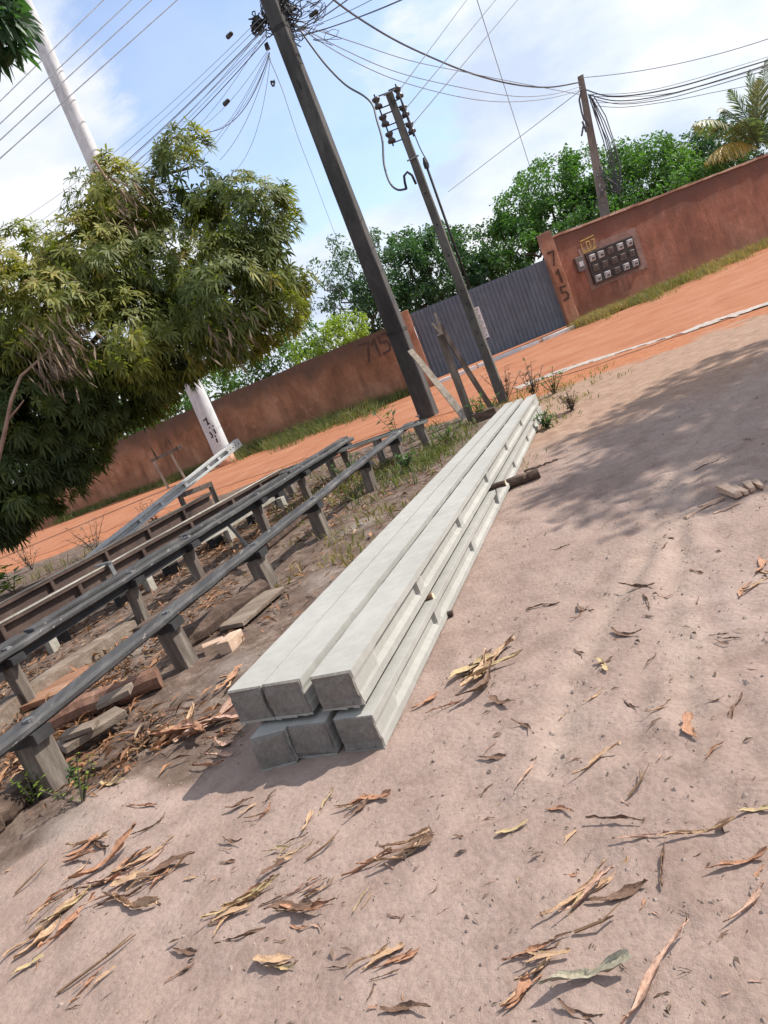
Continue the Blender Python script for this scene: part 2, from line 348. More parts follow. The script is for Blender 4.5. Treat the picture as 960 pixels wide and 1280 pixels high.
# road: one sheet a little above the ground, ragged edges
def strip_sheet(name, near, far, x0, x1, step, mat, z, rag, holes=None):
    v = []; f = []; n = int((x1-x0)/step); k = 14
    for i in range(n+1):
        x = x0+(x1-x0)*i/n
        ya = interp(x, near)+rag*noise.noise((x*1.3, 5, 0))+rag*.6*noise.noise((x*4.5, 9, 0))
        yb = interp(x, far)+rag*noise.noise((x*1.1, 15, 0))+rag*.6*noise.noise((x*4, 19, 0))
        for j in range(k+1):
            y = ya+(yb-ya)*j/k
            v.append((x, y, relief(x, y)+z+(.012*math.sin(math.pi*j/k) if abs(x) < 60 else 0)))
    for i in range(n):
        for j in range(k):
            if holes is not None:
                p = v[i*(k+1)+j]; e = abs(j-k/2+.5)/(k/2)
                if noise.noise((p[0]*3.3, p[1]*3.3, 50))*.7+noise.noise((p[0]*9, p[1]*9, 51))*.6 < holes+(e-.45)*.75: continue
            f.append((i*(k+1)+j, (i+1)*(k+1)+j, (i+1)*(k+1)+j+1, i*(k+1)+j+1))
    me = bpy.data.meshes.new(name); me.from_pydata(v, [], f); me.materials.append(mat)
    me.polygons.foreach_set('use_smooth', [True]*len(f)); me.update()
    o = bpy.data.objects.new(name, me); COL.objects.link(o); return tag(o, kind='structure')
m, nt, b, out = new_mat('orange_dirt')
v = coords(nt); vs = coords(nt, (.85, 1, 1), (0, 0, R(15)))
n1 = tex_noise(nt, vs, 1.2, 6, .6, .4); n2 = tex_noise(nt, v, 22, 6, .7); n0 = tex_noise(nt, vs, 4, 4, .6)
col = ramp(nt, n1, [(.3, (0.294, 0.113, 0.057)), (.5, (0.340, 0.143, 0.076)), (.7, (0.377, 0.181, 0.106))])
col = mix(nt, .6, col, ramp(nt, n2, [(.3, (.7, .68, .66)), (.6, (1.05, 1.05, 1.05))]), 'MULTIPLY')
col = mix(nt, maprange(nt, n0, .62, .72, 0, .35), col, (.30, .12, .06))
nt.links.new(col, b.inputs['Base Color']); setin(b, Roughness=.97); b.inputs['Specular IOR Level'].default_value = .15
bump(nt, b, mix(nt, .5, n1, n2), .5, .03)
strip_sheet('dirt_road', ROAD_NEAR, ROAD_FAR, -60, 40, .2, m, .008, .34)
# whitish gravel line along the near side of the road
lp = [G(*p) for p in [(648, 487), (690, 470), (730, 456), (790, 436), (850, 418), (905, 399), (960, 381), (1060, 350)]]
wn = [(p.x, p.y-.20-.15*(p.x > 5.5)) for p in lp]; wf = [(p.x, p.y+.20+.35*(p.x < 4.3)+.25*(p.x > 5.5)) for p in lp]
M['gravel'] = worn('whitish_gravel', (.30, .22, .18), (.42, .36, .32), (.54, .50, .47), 9, (1, 1, 1), .95, .5, .008, ((.36, .19, .12), .62))
strip_sheet('gravel_strip', wn, wf, lp[0].x, lp[-1].x, .06, M['gravel'], .012, .07, -.20)

# ------------------------------------------------------------------ walls and gate
def wall(name, label, pts, h, th, mat, group=None):
    b0 = Vector((pts[0][0], pts[0][1], 0)); t = thing(name, label, 'wall', b0, group)
    mb = MB()
    for (ax, ay), (bx, by) in zip(pts, pts[1:]):
        a = Vector((ax, ay, 0)); c = Vector((bx, by, 0)); d = (c-a); n = int(d.length/.5); d.normalize(); nn = Vector((-d.y, d.x, 0))
        rings = []
        for i in range(n+1):
            p = a.lerp(c, i/n); top = h+.035*noise.noise((p.x*1.1, p.y*1.1, 2)); bow = .012*noise.noise((p.x*.7, p.y*.7, 8))
            q = p+nn*bow
            rings.append([q+Vector((0, 0, -.1)), q+nn*th+Vector((0, 0, -.1)), q+nn*th+Vector((0, 0, top)), q+Vector((0, 0, top))])
        mb.loft(rings)
    return t, mb.build('wall_body', mat, t)
WL = [(-45, 54.7), (-10.55, 31.3), (2.55, 23.55)]
WR = [(7.72, 23.75), (15.6, 26.3), (42, 34.5)]
tl, bl = wall('boundary_wall', 'lower stained red brown wall on the left of the grey gate', WL, 2.13, .18, M['wall_left'])
tr, br = wall('boundary_wall', 'taller red earth wall on the right of the gate with electricity meters in it', WR, 2.72, .18, M['wall_right'])
mb = MB()
for (ax, ay), (bx, by) in zip(WR, WR[1:]): mb.bar((ax, ay+.08, 2.76), (bx, by+.08, 2.76), .26, .07, jit=.012)
mb.build('coping', worn('pale_worn_coping', (.30, .15, .10), (.40, .23, .16), (.48, .32, .25), 3), tr)

def strokes(lines, org, t, up, w, n, th):
    """painted strokes on a wall face: lines of 2-D points in the frame (t, up) lifted by th along n"""
    mb = MB()
    for ln in lines:
        for (a, b_) in zip(ln, ln[1:]):
            p = org+t*a[0]+up*a[1]+n*th; q = org+t*b_[0]+up*b_[1]+n*th
            d = (q-p).normalized(); mb.bar(p-d*w*.35, q+d*w*.35, w*rnd.uniform(.8, 1.15), .004, n, jit=.0)
            th += .0006
    return mb
D7 = [[(0, 1), (.6, 1), (.2, 0)]]; D1 = [[(.1, .75), (.35, 1), (.35, 0)]]
D5 = [[(.6, 1), (.05, 1), (.05, .58), (.45, .6), (.6, .35), (.5, .08), (.0, .02)]]
def sc(lines, s, ox, oy, sx=1): return [[(ox+p[0]*s*sx, oy+p[1]*s) for p in l] for l in lines]
UP = Vector((0, 0, 1))
# "715" on the left wall, close to the gate
d = (Vector((2.55, 23.55, 0))-Vector((-10.55, 31.3, 0))).normalized(); nrm = Vector((d.y, -d.x, 0))
org = W(449, 445, 24.1)
k = ((org-Vector((2.55, 23.55, 0))).dot(d)); org = Vector((2.55, 23.55, 0))+d*k; org.z = 1.36
strokes(sc(D7, .58, 0, 0, .9)+sc(D1, .56, .34, .03)+sc(D5, .56, .68, .06, .9), org, d, UP, .055, nrm, .016).build('painted_number', M['faded_paint'], tl)

# gate pillars
def pillar(x, y, h, w, label, mat):
    t = thing('gate_pillar', label, 'pillar', (x, y, 0), 'gate pillars'); mb = MB()
    mb.bar((x, y, -.1), (x, y, h), w, w, (0, 1, 0), jit=.012)
    mb.build('pillar_body', mat, t, bevel=.015); return t
pl = pillar(2.72, 23.50, 2.36, .34, 'worn orange pillar at the left end of the gate, half behind the tall pole', M['pillar'])
pr = pillar(7.52, 23.62, 2.95, .36, 'tall orange pillar with 715 painted downwards at the right end of the gate', M['pillar'])
o2 = Vector((7.36, 23.42, 0)); tx = Vector((1, .02, 0)).normalized()
strokes(sc(D7, .40, .03, 1.95, .75)+sc(D1, .38, .05, 1.42, .8)+sc(D5, .40, .04, .88, .75), o2, tx, UP, .055, Vector((0, -1, 0)), .022).build('painted_number', M['faded_paint'], pr)

GA = Vector((2.92, 23.55, 0)); GB = Vector((7.32, 23.68, 0)); gd = (GB-GA).normalized(); gn = Vector((gd.y, -gd.x, 0))
gt = thing('sliding_gate', 'slate grey corrugated metal gate between two orange pillars', 'gate', GA)
mb = MB(); Lg = (GB-GA).length; prof = []; n = 34
for i in range(n):
    x0 = Lg*i/n; wv = Lg/n
    prof += [(x0, 0), (x0+wv*.5, 0), (x0+wv*.58, .03), (x0+wv*.92, .03)]
prof.append((Lg, 0))
fr = [GA+gd*x+gn*y for x, y in prof]
vs = [p+UP*.16 for p in fr]+[p+UP*2.2 for p in fr]+[p+UP*.16-gn*.012 for p in fr]+[p+UP*2.2-gn*.012 for p in fr]
q = len(fr); fs = []
for i in range(q-1): fs += [(i, i+1, q+i+1, q+i), (2*q+i, 3*q+i, 3*q+i+1, 2*q+i+1), (q+i, q+i+1, 3*q+i+1, 3*q+i)]
mb.add(vs, fs); mb.build('sheet_panel', M['gate'], gt)
mb = MB(); back = -gn*.045
mb.bar(GA+back+UP*2.2, GB+back+UP*2.2, .05, .06); mb.bar(GA+back+UP*.18, GB+back+UP*.18, .05, .06)
for kx in (0.03, .25, .5, .75, .97): mb.bar(GA.lerp(GB, kx)+back+UP*.21, GA.lerp(GB, kx)+back+UP*2.17, .05, .045, gd)
mb.build('gate_frame', M['gate'], gt)
# white kerb the gate runs on
kt = thing('gate_sill', 'white painted sill in broken lengths under the grey gate', 'sill', GA+gn*.42)
for a, c in ((-.1, .42), (.5, 1.25), (1.33, 3.3), (3.42, Lg+.3)):
    mb = MB(); mb.bar(GA+gd*a+gn*.42+UP*.04, GA+gd*c+gn*.42+UP*.04, .18, .13, jit=.006); mb.build('sill_block', M['white_paint'], kt, bevel=.01)

# small white upright sign on the gate
sp_ = GA+gd*((W(599, 398, 23.5)-GA).dot(gd)); s0 = sp_+gn*.05
st = thing('sign_board', 'narrow upright white sign fixed to the grey gate', 'sign', s0+UP*.85)
mb = MB(); mb.bar(s0+UP*.72, s0+UP*1.68, .24, .02, gn); mb.build('board', M['white_paint'], st)
mb = MB(); so = s0+gn*.013
for i in range(9):
    zc = 1.60-.10*i; hw = rnd.uniform(.05, .085)
    mb.bar(so-gd*hw+UP*(zc+.03), so+gd*hw+UP*(zc+.03), .018, .004, gn)
    if i % 2: mb.bar(so-gd*hw+gn*.002+UP*(zc-.035), so-gd*hw+gn*.002+UP*(zc+.03), .018, .004, gn)
    else: mb.bar(so+gd*hw+gn*.002+UP*(zc-.035), so+gd*hw+gn*.002+UP*(zc+.03), .018, .004, gn)
    mb.bar(so-gd*hw*.8+gn*.004+UP*(zc-.02), so+gd*hw*.7+gn*.004+UP*(zc-.02), .016, .004, gn)
mb.build('lettering', M['grey_print'], st)

# electricity meters set in the right wall
wd = (Vector((15.6, 26.3, 0))-Vector((7.72, 23.75, 0))).normalized(); wn_ = Vector((wd.y, -wd.x, 0)); w0 = Vector((7.72, 23.75, 0))
def on_right_wall(px, py):
    x, y, w = ray(px, py); t = w0.dot(wn_)/(x*wn_.x+y*wn_.y)
    p = Vector((x*t, y*t, EYE+w*t)); return (p-w0).dot(wd), p.z
def rw(u, z, off=0.0): return w0+wd*u+wn_*off+UP*z
c1 = on_right_wall(730, 319); c2 = on_right_wall(787.5, 295); c3 = on_right_wall(800, 333); c4 = on_right_wall(741.7, 356)
u0 = (c1[0]+c4[0])/2; u1 = (c2[0]+c3[0])/2; z1 = (c1[1]+c2[1])/2; z0 = (c3[1]+c4[1])/2
mt = thing('meter_cabinet', 'dark panel of electricity meters with whitish covers on the red wall', 'meter panel', rw(u0, z0))
mb = MB(); mb.bar(rw((u0+u1)/2+.06, z0-.12, .0), rw((u0+u1)/2+.06, z1+.2, .0), u1-u0+.42, .03, wn_, jit=.012); mb.build('plaster_patch', worn('paler_repair_plaster', (.20, .11, .085), (.27, .155, .125), (.33, .21, .175), 3), mt)
mb = MB(); mb.bar(rw((u0+u1)/2, z0, .03), rw((u0+u1)/2, z1, .03), u1-u0, .07, wn_); mb.build('backboard', M['meter_case'], mt, bevel=.01)
mb = MB()
for z in (z0+.02, z1-.02): mb.bar(rw(u0, z, .075), rw(u1, z, .075), .04, .03, wn_)
for u in (u0+.02, u1-.02): mb.bar(rw(u, z0+.05, .075), rw(u, z1-.05, .075), .03, .04, wd)
mb.build('rim', M['meter_case'], mt)
cw = (u1-u0)/5; rh = (z1-z0)/3
white = {(0, 0), (1, 0), (3, 0), (4, 0), (0, 2), (1, 2), (3, 2), (4, 2)}
for i in range(5):
    for j in range(3):
        u = u0+cw*(i+.5)+rnd.uniform(-.02, .02); z = z1-rh*(j+.5)-.02
        mb = MB(); hw, hh_ = cw*.30, rh*.34
        P_ = [rw(u-hw, z-hh_, .062), rw(u+hw, z-hh_, .062), rw(u+hw, z+hh_, .062), rw(u-hw, z+hh_, .062),
              rw(u-hw*.8, z-hh_*.8, .11), rw(u+hw*.8, z-hh_*.8, .11), rw(u+hw*.8, z+hh_*.85, .15), rw(u-hw*.8, z+hh_*.85, .15)]
        mb.hexa([P_[0], P_[3], P_[2], P_[1], P_[4], P_[7], P_[6], P_[5]])
        wh = (i, j) in white
        o = mb.build('meter', M['meter_white'] if wh else M['meter_dim'], mt, bevel=.012)
        o['label'] = 'whitish meter cover' if wh else 'dusty dark meter cover'
        mb = MB(); mb.bar(rw(u-hw*.45, z-.02, .135 if wh else .133), rw(u+hw*.45, z-.02, .135 if wh else .133), .05, .012, wn_)
        mb.build('meter_window', M['meter_case'], o)
cu, cz = on_right_wall(724, 330)
bt = thing('meter_box', 'small dusty box on the wall left of the meter panel', 'meter', rw(cu, cz))
mb = MB(); mb.bar(rw(cu, cz-.24, .04), rw(cu, cz+.2, .04), .30, .1, wn_); mb.build('box_body', M['meter_dim'], bt, bevel=.012)
mb = MB(); mb.bar(rw(cu, cz-.1, .095), rw(cu, cz+.05, .095), .16, .02, wn_); mb.build('meter_window', M['meter_white'], bt)
# yellow figures painted over the panel
yu, yz = on_right_wall(727, 318); yu2, _ = on_right_wall(743, 305)
S = [[(0, .28), (.0, .0), (.12, .0)], [(.2, .28), (.2, 0), (.33, .02), (.33, .26), (.2, .28)], [(.42, .28), (.55, .28), (.42, .0), (.56, .0)], [(0, .36), (.56, .40)], [(0, -.06), (.5, -.04)]]
strokes([[(p[0]*.95, p[1]*.85) for p in l] for l in S], rw(yu+.08, z1+.10), wd, UP, .04, wn_, .014).build('painted_number', M['yellow_paint'], tr)

# ------------------------------------------------------------------ pile of concrete poles
def beam(label, near, far, zb0, zb1, h0, h1, ustart):
    """H-section pole from its near top edge (two points) to its far top edge, sides recessed between ribs"""
    nl, nr = near; fl, fr_ = far
    L = ((fl+fr_)/2-(nl+nr)/2).length; n = int(L/.075); rings = []; ribs = [.0]
    u = ustart
    t = thing('concrete_pole', label, 'concrete pole', Vector(((nl.x+nr.x)/2, (nl.y+nr.y)/2, zb0)), 'stacked concrete poles')
    us = [0, .012]; x = .25
    marks = [(0, 0), (.26, 0), (.33, 1)]
    p = ustart
    while p < L-.5:
        marks += [(p-.012, 1), (p, 0), (p+.07, 0), (p+.17, 1)]; p += 1.12
    marks += [(L-.35, 1), (L-.28, 0), (L, 0)]
    allu = sorted(set([m_[0] for m_ in marks]+[.012]+[i*L/60 for i in range(61)]))
    for u in allu:
        k = u/L; a = nl.lerp(fl, k); c = nr.lerp(fr_, k); sd = (c-a); wdt = sd.length; sd.normalize()
        zb = zb0+(zb1-zb0)*k; h = h0+(h1-h0)*k; dp = .004+.025*interp(u, marks)*(1-.3*k); f = .036-.010*k
        j = lambda s=.0007: rnd.uniform(-s, s)
        ins = .006 if u == 0 else 0
        pr_ = [(0+ins, 0+ins), (wdt-ins, 0+ins), (wdt-ins, f), (wdt-dp, f+.016), (wdt-dp, h-f-.016), (wdt-ins, h-f), (wdt-ins, h-ins), (0+ins, h-ins), (0+ins, h-f), (dp, h-f-.016), (dp, f+.016), (0+ins, f)]
        dirv = ((fl+fr_)/2-(nl+nr)/2).normalized()
        rings.append([Vector((a.x, a.y, 0))+Vector((sd.x, sd.y, 0))*(q_[0]+j())+UP*(zb+q_[1]+j())+dirv*(j(.007) if u < .1 else 0) for q_ in pr_])
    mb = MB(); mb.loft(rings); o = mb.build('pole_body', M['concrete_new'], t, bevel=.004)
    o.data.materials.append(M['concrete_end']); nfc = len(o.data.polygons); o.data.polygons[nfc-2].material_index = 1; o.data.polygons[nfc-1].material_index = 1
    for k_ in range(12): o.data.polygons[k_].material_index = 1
    # ragged film of cement left along the lower edge of the near face
    mb = MB(); k = 7; a = rings[1][0]; c = rings[1][1]; dv = -PILE_D*.004
    for i in range(k):
        p = a.lerp(c, (i-.02)/k); q = a.lerp(c, (i+1.0)/k); dr = rnd.uniform(.004, .016)
        mb.hexa([p+dv+UP*.004, q+dv+UP*.004, q+dv*3+UP*.004, p+dv*3+UP*.004, p+dv-UP*dr*.8, q+dv-UP*dr, q+dv*2-UP*dr, p+dv*2-UP*dr*.8])
    mb.build('cement_drip', M['concrete_new'], t)
    return t
zt0, zt1 = .355, .318; hb0, hb1 = .160, .130
zb_top0, zb_top1 = zt0-hb0, zt1-hb1
g0 = lambda p: G(p[0], p[1], zt0); g1 = lambda p: G(p[0], p[1], zt1)
zm0, zm1 = .166, .150
h0_ = lambda p: G(p[0], p[1], zm0); h1_ = lambda p: G(p[0], p[1], zm1)
beam('pale concrete pole, upper layer, left one of the pile', (g0((283, 865)), g0((323.5, 859))), (g1((631, 505)), g1((641, 501.7))), zb_top0, zb_top1, hb0, hb1, .95)
beam('pale concrete pole, upper layer, middle one of the pile', (g0((326, 858.5)), g0((373, 851))), (g1((645, 500.3)), g1((653, 497.6))), zb_top0+.002, zb_top1+.002, hb0, hb1, 1.05)
beam('pale concrete pole, upper layer, right one jutting towards the viewer', (g0((386, 848)), g0((437, 839))), (g1((658.5, 496)), g1((669.5, 492))), zb_top0, zb_top1, hb0, hb1, 1.05)
beam('pale concrete pole, bottom layer, left one of the pile', (h0_((309, 926)), h0_((353, 914))), (h1_((636, 517)), h1_((648, 514))), .008, .02, .155, .128, .9)
beam('pale concrete pole, bottom layer, middle one of the pile', (h0_((356, 910)), h0_((404, 903))), (h1_((649, 513.5)), h1_((661, 511))), .008, .02, .155, .128, 1.0)
beam('pale concrete pole, bottom layer, right one with its side in the sun', (h0_((414, 901)), h0_((464, 894))), (h1_((662, 510.5)), h1_((676, 507))), .008, .02, .155, .128, 1.1)

def stick(name, label, cat, a, b_, r0, r1, mat, cut=True, bend=.01):
    t = thing(name, label, cat, a); n = 9; mb = MB(); pts = []
    a = Vector(a); b_ = Vector(b_)
    for i in range(n+1):
        k = i/n; pts.append(a.lerp(b_, k)+Vector((rnd.uniform(-bend, bend), rnd.uniform(-bend, bend), rnd.uniform(-bend, bend)))*(.6 if 0 < i < n else 0))
    mb.tube(pts, [r0+(r1-r0)*i/n*(1)+rnd.uniform(-.04, .04)*r0 for i in range(n+1)], 10); mb.build('shaft', mat, t, smooth=False)
    if cut:
        d_ = (b_-a).normalized(); mb = MB(); mb.tube([b_-d_*.002, b_+d_*.004], [r1*.93, r1*.9], 10); mb.build('cut_end', M['cut_wood'], t)
    return t
zs = .172
e1 = G(541, 745, zs); s1 = e1-Vector((.929, -.369, 0))*.62; s1.z = zs-.004
stick('spacer_stick', 'short round stick jutting from between the pole layers nearest the viewer', 'stick', s1, e1, .018, .020, M['stick'])
e2 = G(632, 604, zs); s2 = e2-Vector((.929, -.369, 0))*.62
stick('spacer_stick', 'dark round stick wedged between the pole layers at mid length', 'stick', s2, e2, .024, .026, M['wood_log'])
a = gz(G(634, 610), .04); c = gz(G(676, 597), .045)
stick('log', 'dark short log lying on the sand beside the middle of the pole pile', 'log', a, c, .05, .042, M['wood_log'], False, .015)
a = gz(G(656, 592), .012); c = gz(G(698, 576), .012)
stick('branch', 'thin bare branch on the sand right of the far half of the pile', 'branch', a, c, .011, .007, M['wood_log'], False, .02)
a = G(566, 766, .02); stick('wedge_stick', 'dark stick end poking out on the ground under the pile', 'stick', a-Vector((.929, -.369, 0))*.25, a, .016, .017, M['wood_log'], False, .004)

# ------------------------------------------------------------------ low rails on posts
def post(mb, x, y, z, w, dp, ang, lean=0.0):
    d_ = Vector((math.cos(ang), math.sin(ang), 0)); mb.bar((x-lean, y, -.08), (x, y, z), w, dp, (-d_.y, d_.x, 0), jit=.007)
AX = math.atan2(.925, .38)
def rail(label, pts, z, w, h, posts, mat, pw, pd, cap=True, ridge=False, group='low storage rails'):
    a = Vector((pts[0][0], pts[0][1], z)); b_ = Vector((pts[1][0], pts[1][1], z))
    t = thing('storage_rail', label, 'rail', (a.x, a.y, 0), group); dv = (b_-a).normalized(); sd = Vector((dv.y, -dv.x, 0)); ang = math.atan2(dv.y, dv.x)
    mb = MB(); n = int((b_-a).length/.3); rings = []
    for i in range(n+1):
        c = a.lerp(b_, i/n)+Vector((rnd.uniform(-.006, .006), 0, rnd.uniform(-.005, .005)))
        prof = [(-w/2, -h), (w/2*.8, -h), (w/2, -h*.75), (w/2, -.018), (w/2-.018, 0), (-w/2+.018, 0), (-w/2, -.018)]
        rings.append([c+sd*(p[0]+rnd.uniform(-.003, .003))+UP*(p[1]+rnd.uniform(-.002, .002)) for p in prof])
    mb.loft(rings); mb.build('top_beam', mat, t)
    if ridge:
        L = (b_-a).length; u = .0
        while u < L-.4:
            seg = min(rnd.uniform(1.9, 2.6), L-u-.02); mb = MB(); mb.bar(a+dv*(u+.02)-sd*w*.05+UP*.016, a+dv*(u+seg)-sd*w*.05+UP*.016, w*.5, .034, jit=.004)
            mb.build('cap_strip', mat, t, bevel=.006); u += seg+.05
        mb = MB(); mb.bar(a+dv*.1-UP*(h+.035)-sd*.02, b_-dv*.1-UP*(h+.035)-sd*.02, w*.62, .07, jit=.005); mb.build('under_beam', M['rail_dark'], t)
    for x, y in posts:
        kk = (Vector((x, y, 0))-Vector((a.x, a.y, 0))).dot(dv); c = a+dv*kk; zt = z-h-(.072 if ridge else .062 if cap else .002)
        if cap:
            mb = MB(); mb.bar(c-sd*w*.72-UP*(h+.032), c+sd*w*.62-UP*(h+.032), .13, .06, jit=.004)
            mb.build('crosshead', M['rail_dark'], t)
            mb = MB(); q = c+sd*w*.36+UP*.006
            mb.tube([q-UP*.02, q+UP*.012], .02, 8); mb.bar(c+sd*w*.1+UP*.006, c+sd*w*.44+UP*.006, .045, .014); mb.build('clamp', M['steel'], t)
        mb = MB(); post(mb, c.x, c.y, zt, pw*rnd.uniform(.92, 1.08), pd*rnd.uniform(.9, 1.1), ang, rnd.uniform(-.035, .035)); mb.build('leg', M['post_wood'], t, bevel=.006)
    return t, a, b_, dv, sd
P1 = [G(72, 985), G(238, 832), G(340, 735), G(401, 672), G(460, 615), G(506, 578), G(534, 552)]
r1a = P1[0]-Vector((.38, .925, 0))*.30; r1b = Vector((1.02, 11.25, 0))
def fit(pts):
    n_ = len(pts); mx = sum(p.x for p in pts)/n_; my = sum(p.y for p in pts)/n_
    s_ = sum((p.x-mx)*(p.y-my) for p in pts)/sum((p.y-my)**2 for p in pts)
    return lambda y: Vector((mx+s_*(y-my), y, 0))
f1 = fit(P1); rail('front rail, slate grey timber on stout posts beside the concrete poles', (f1(3.42), f1(11.3)), .41, .16, .055, [(p.x, p.y) for p in P1], M['rail_grey'], .15, .11)
P2 = [G(40, 885), G(178, 780), G(258, 727), G(335, 668), G(392, 628), G(438, 592)]
f2 = fit(P2); rr = rail('second rail back, broad dark double timber on slim posts', (f2(4.2), f2(11.75)), .50, .24, .06, [(p.x, p.y) for p in P2], M['rail_grey'], .09, .10, True, True)
# loose strut between the first two rails
a = W(287, 657, 8.6); b_ = W(316, 690, 7.5)
t = thing('strut', 'dark flat strut leaning from the second rail down to the front rail', 'strut', b_); mb = MB(); mb.bar(a, b_, .07, .03, (1, 0, .4), jit=.003); mb.build('bar', M['rail_dark'], t, bevel=.004)

def hbeam(label, pa, pb, z0_, z1_, ribs, legs):
    a = Vector((pa.x, pa.y, 0)); b_ = Vector((pb.x, pb.y, 0)); dv = (b_-a).normalized(); sd = Vector((dv.y, -dv.x, 0)); h = z1_-z0_
    t = thing('storage_rail', label, 'rail', a, 'dark brown rails at the back'); mb = MB(); rings = []; n = int((b_-a).length/.2)
    for i in range(n+1):
        c = a.lerp(b_, i/n); wb = .17; f = .035; dp = .055
        prof = [(-wb/2, 0), (wb/2, 0), (wb/2, f), (wb/2-dp, f+.012), (wb/2-dp, h-f-.012), (wb/2, h-f), (wb/2, h), (-wb/2, h), (-wb/2, h-f), (-wb/2+dp, h-f-.012), (-wb/2+dp, f+.012), (-wb/2, f)]
        rings.append([c+sd*(p[0]+rnd.uniform(-.002, .002))+UP*(z0_+p[1]+rnd.uniform(-.003, .003)) for p in prof])
    mb.loft(rings); mb.build('web_beam', M['rail_brown'], t)
    L = (b_-a).length
    mb = MB(); mb.bar(a+sd*.075+UP*(z1_+.006), b_+sd*.075+UP*(z1_+.006), .03, .012, jit=.002); mb.build('edge_strip', M['rail_pale'] if 'nearer' in label else M['concrete_mid'], t)
    for k in ribs:
        mb = MB(); c = a+dv*(L*k)+sd*.058; mb.bar(c+UP*(z0_+.037), c+UP*(z1_-.037), .05, .05, dv); mb.build('rib', M['rail_brown'], t, bevel=.008)
    for k in legs:
        mb = MB(); c = a+dv*(L*k); mb.bar(c-UP*.08, c+UP*(z0_-.002), .13, .16, dv, jit=.006); mb.build('leg', M['rail_dark'], t, bevel=.005)
    return t, a, b_, dv, sd
h4 = hbeam('nearer of the two brown channelled rails, with a pale strip below', G(-70, 815, .5), G(345, 588, .5), .26, .49, [.1, .28, .46, .62, .78, .9], [.06, .2, .37, .52, .68, .84, .97])
h3 = hbeam('farther of the two brown channelled rails, behind its pale edged twin', G(-70, 791, .56), G(258, 617, .56), .32, .555, [.12, .3, .5, .68, .85], [.05, .25, .45, .65, .83, .97])
# pale timber lying along under the nearer brown rail
t4, a4, b4, d4, s4 = h4
tp = thing('batten', 'long pale batten lying under the nearer brown rail', 'batten', a4+d4*.6); mb = MB(); mb.bar(a4+d4*.6+s4*.17+UP*.19, b4-d4*.5+s4*.17+UP*.19, .05, .05, jit=.006); mb.build('strip', M['rail_pale'], tp)
for k in (.16, .42, .7, .93): mb = MB(); c = a4.lerp(b4, k); mb.bar(c+s4*.17-UP*.05, c+s4*.17+UP*.163, .1, .09, d4, jit=.004); mb.build('support_block', M['rail_pale'], tp)
ck = a4+d4*((a4-b4).length*.36)
tc = thing('clamp_bracket', 'steel clamp bracket bolted over the nearer brown rail', 'bracket', ck); mb = MB()
mb.bar(ck+s4*.125+UP*.24, ck+s4*.115+UP*.52, .05, .02, s4); mb.bar(ck-s4*.12+UP*.512, ck+s4*.14+UP*.512, .05, .018); mb.build('strap', M['steel'], tc)
mb = MB(); mb.tube([ck+s4*.10+UP*.26, ck+s4*.19+UP*.26], .02, 8); mb.build('bolt', M['steel'], tc)
# thin rail behind the second one, running to the end of the front rail
a = G(347, 590, .42); b_ = G(533, 524, .42)
h5 = rail('thin pale edged rail at the back joining the far ends of the others', (a, b_), .43, .10, .05, [tuple(a.lerp(b_, k)[:2]) for k in (.03, .35, .68, .95)], M['rail_grey'], .10, .10, False)
mb = MB(); mb.bar(a+h5[4]*.055+UP*-.02, b_+h5[4]*.055+UP*-.02, .012, .03); mb.build('edge_strip', M['rail_pale'], h5[0])

# pale drilled cross-arm laid over a trestle
a = W(112, 700, 11.9); b_ = W(298, 553, 14.2)
ta = thing('cross_arm', 'long pale grey drilled beam slanting up over the brown rails', 'cross arm', a); dv = (b_-a).normalized(); sd = dv.cross(UP).normalized(); u_ = sd.cross(dv)
mb = MB(); L = (b_-a).length
for o_, ww in ((-.055, .04), (.055, .04)): mb.bar(a+u_*o_, b_+u_*o_, .13, ww, u_, jit=.002)
mb.bar(a-sd*.03, b_-sd*.03, .05, .068, u_); mb.build('arm', M['crossarm'], ta, bevel=.004)
for k in (.30, .44, .60, .76, .84): mb = MB(); mb.bar(a+dv*L*k+sd*.03-u_*.034, a+dv*L*k+sd*.03+u_*.034, .05, .06, dv); mb.build('stiffener', M['crossarm'], ta)
mb = MB(); mb.bar(b_-dv*.35, b_-dv*.001, .134, .068, u_); mb.build('solid_end', M['crossarm'], ta)
for k in range(5): mb = MB(); c = b_-dv*(.06+.07*k); mb.tube([c+sd*.062, c+sd*.0695], .014, 8); mb.build('bolt_hole', M['black'], ta)
# trestle under it
q1 = W(223, 621, 13.2); q2 = W(264, 605, 13.6)
tt = thing('trestle', 'low dark trestle behind the brown rails under the pale beam', 'trestle', (q1.x, q1.y, 0)); mb = MB(); mb.bar(q1, q2, .09, .09, jit=.004); mb.build('top_bar', M['post_wood'], tt)
for q in (q1, q2): mb = MB(); e = q.lerp((q1+q2)/2, .08); mb.bar((e.x, e.y, -.05), (e.x, e.y, e.z-.047), .08, .08, (0, 1, 0), jit=.004); mb.build('leg', M['post_wood'], tt)
# three-legged stake frame by the wall
q1 = W(189, 576, 25.0); q2 = W(227, 558, 25.0)
tt = thing('stake_trestle', 'rickety wooden stake frame standing against the left wall', 'stake frame', (q1.x, q1.y, 0)); mb = MB(); mb.bar(q1, q2, .09, .09, jit=.01); mb.build('top_bar', M['post_wood'], tt)
for k, dx in ((.06, .1), (.62, .12)): mb = MB(); e = q1.lerp(q2, k); mb.bar((e.x+dx, e.y-.1, -.05), (e.x, e.y, e.z-.047), .07, .07, (0, 1, 0), jit=.008); mb.build('leg', M['wood_grey_pale'], tt)

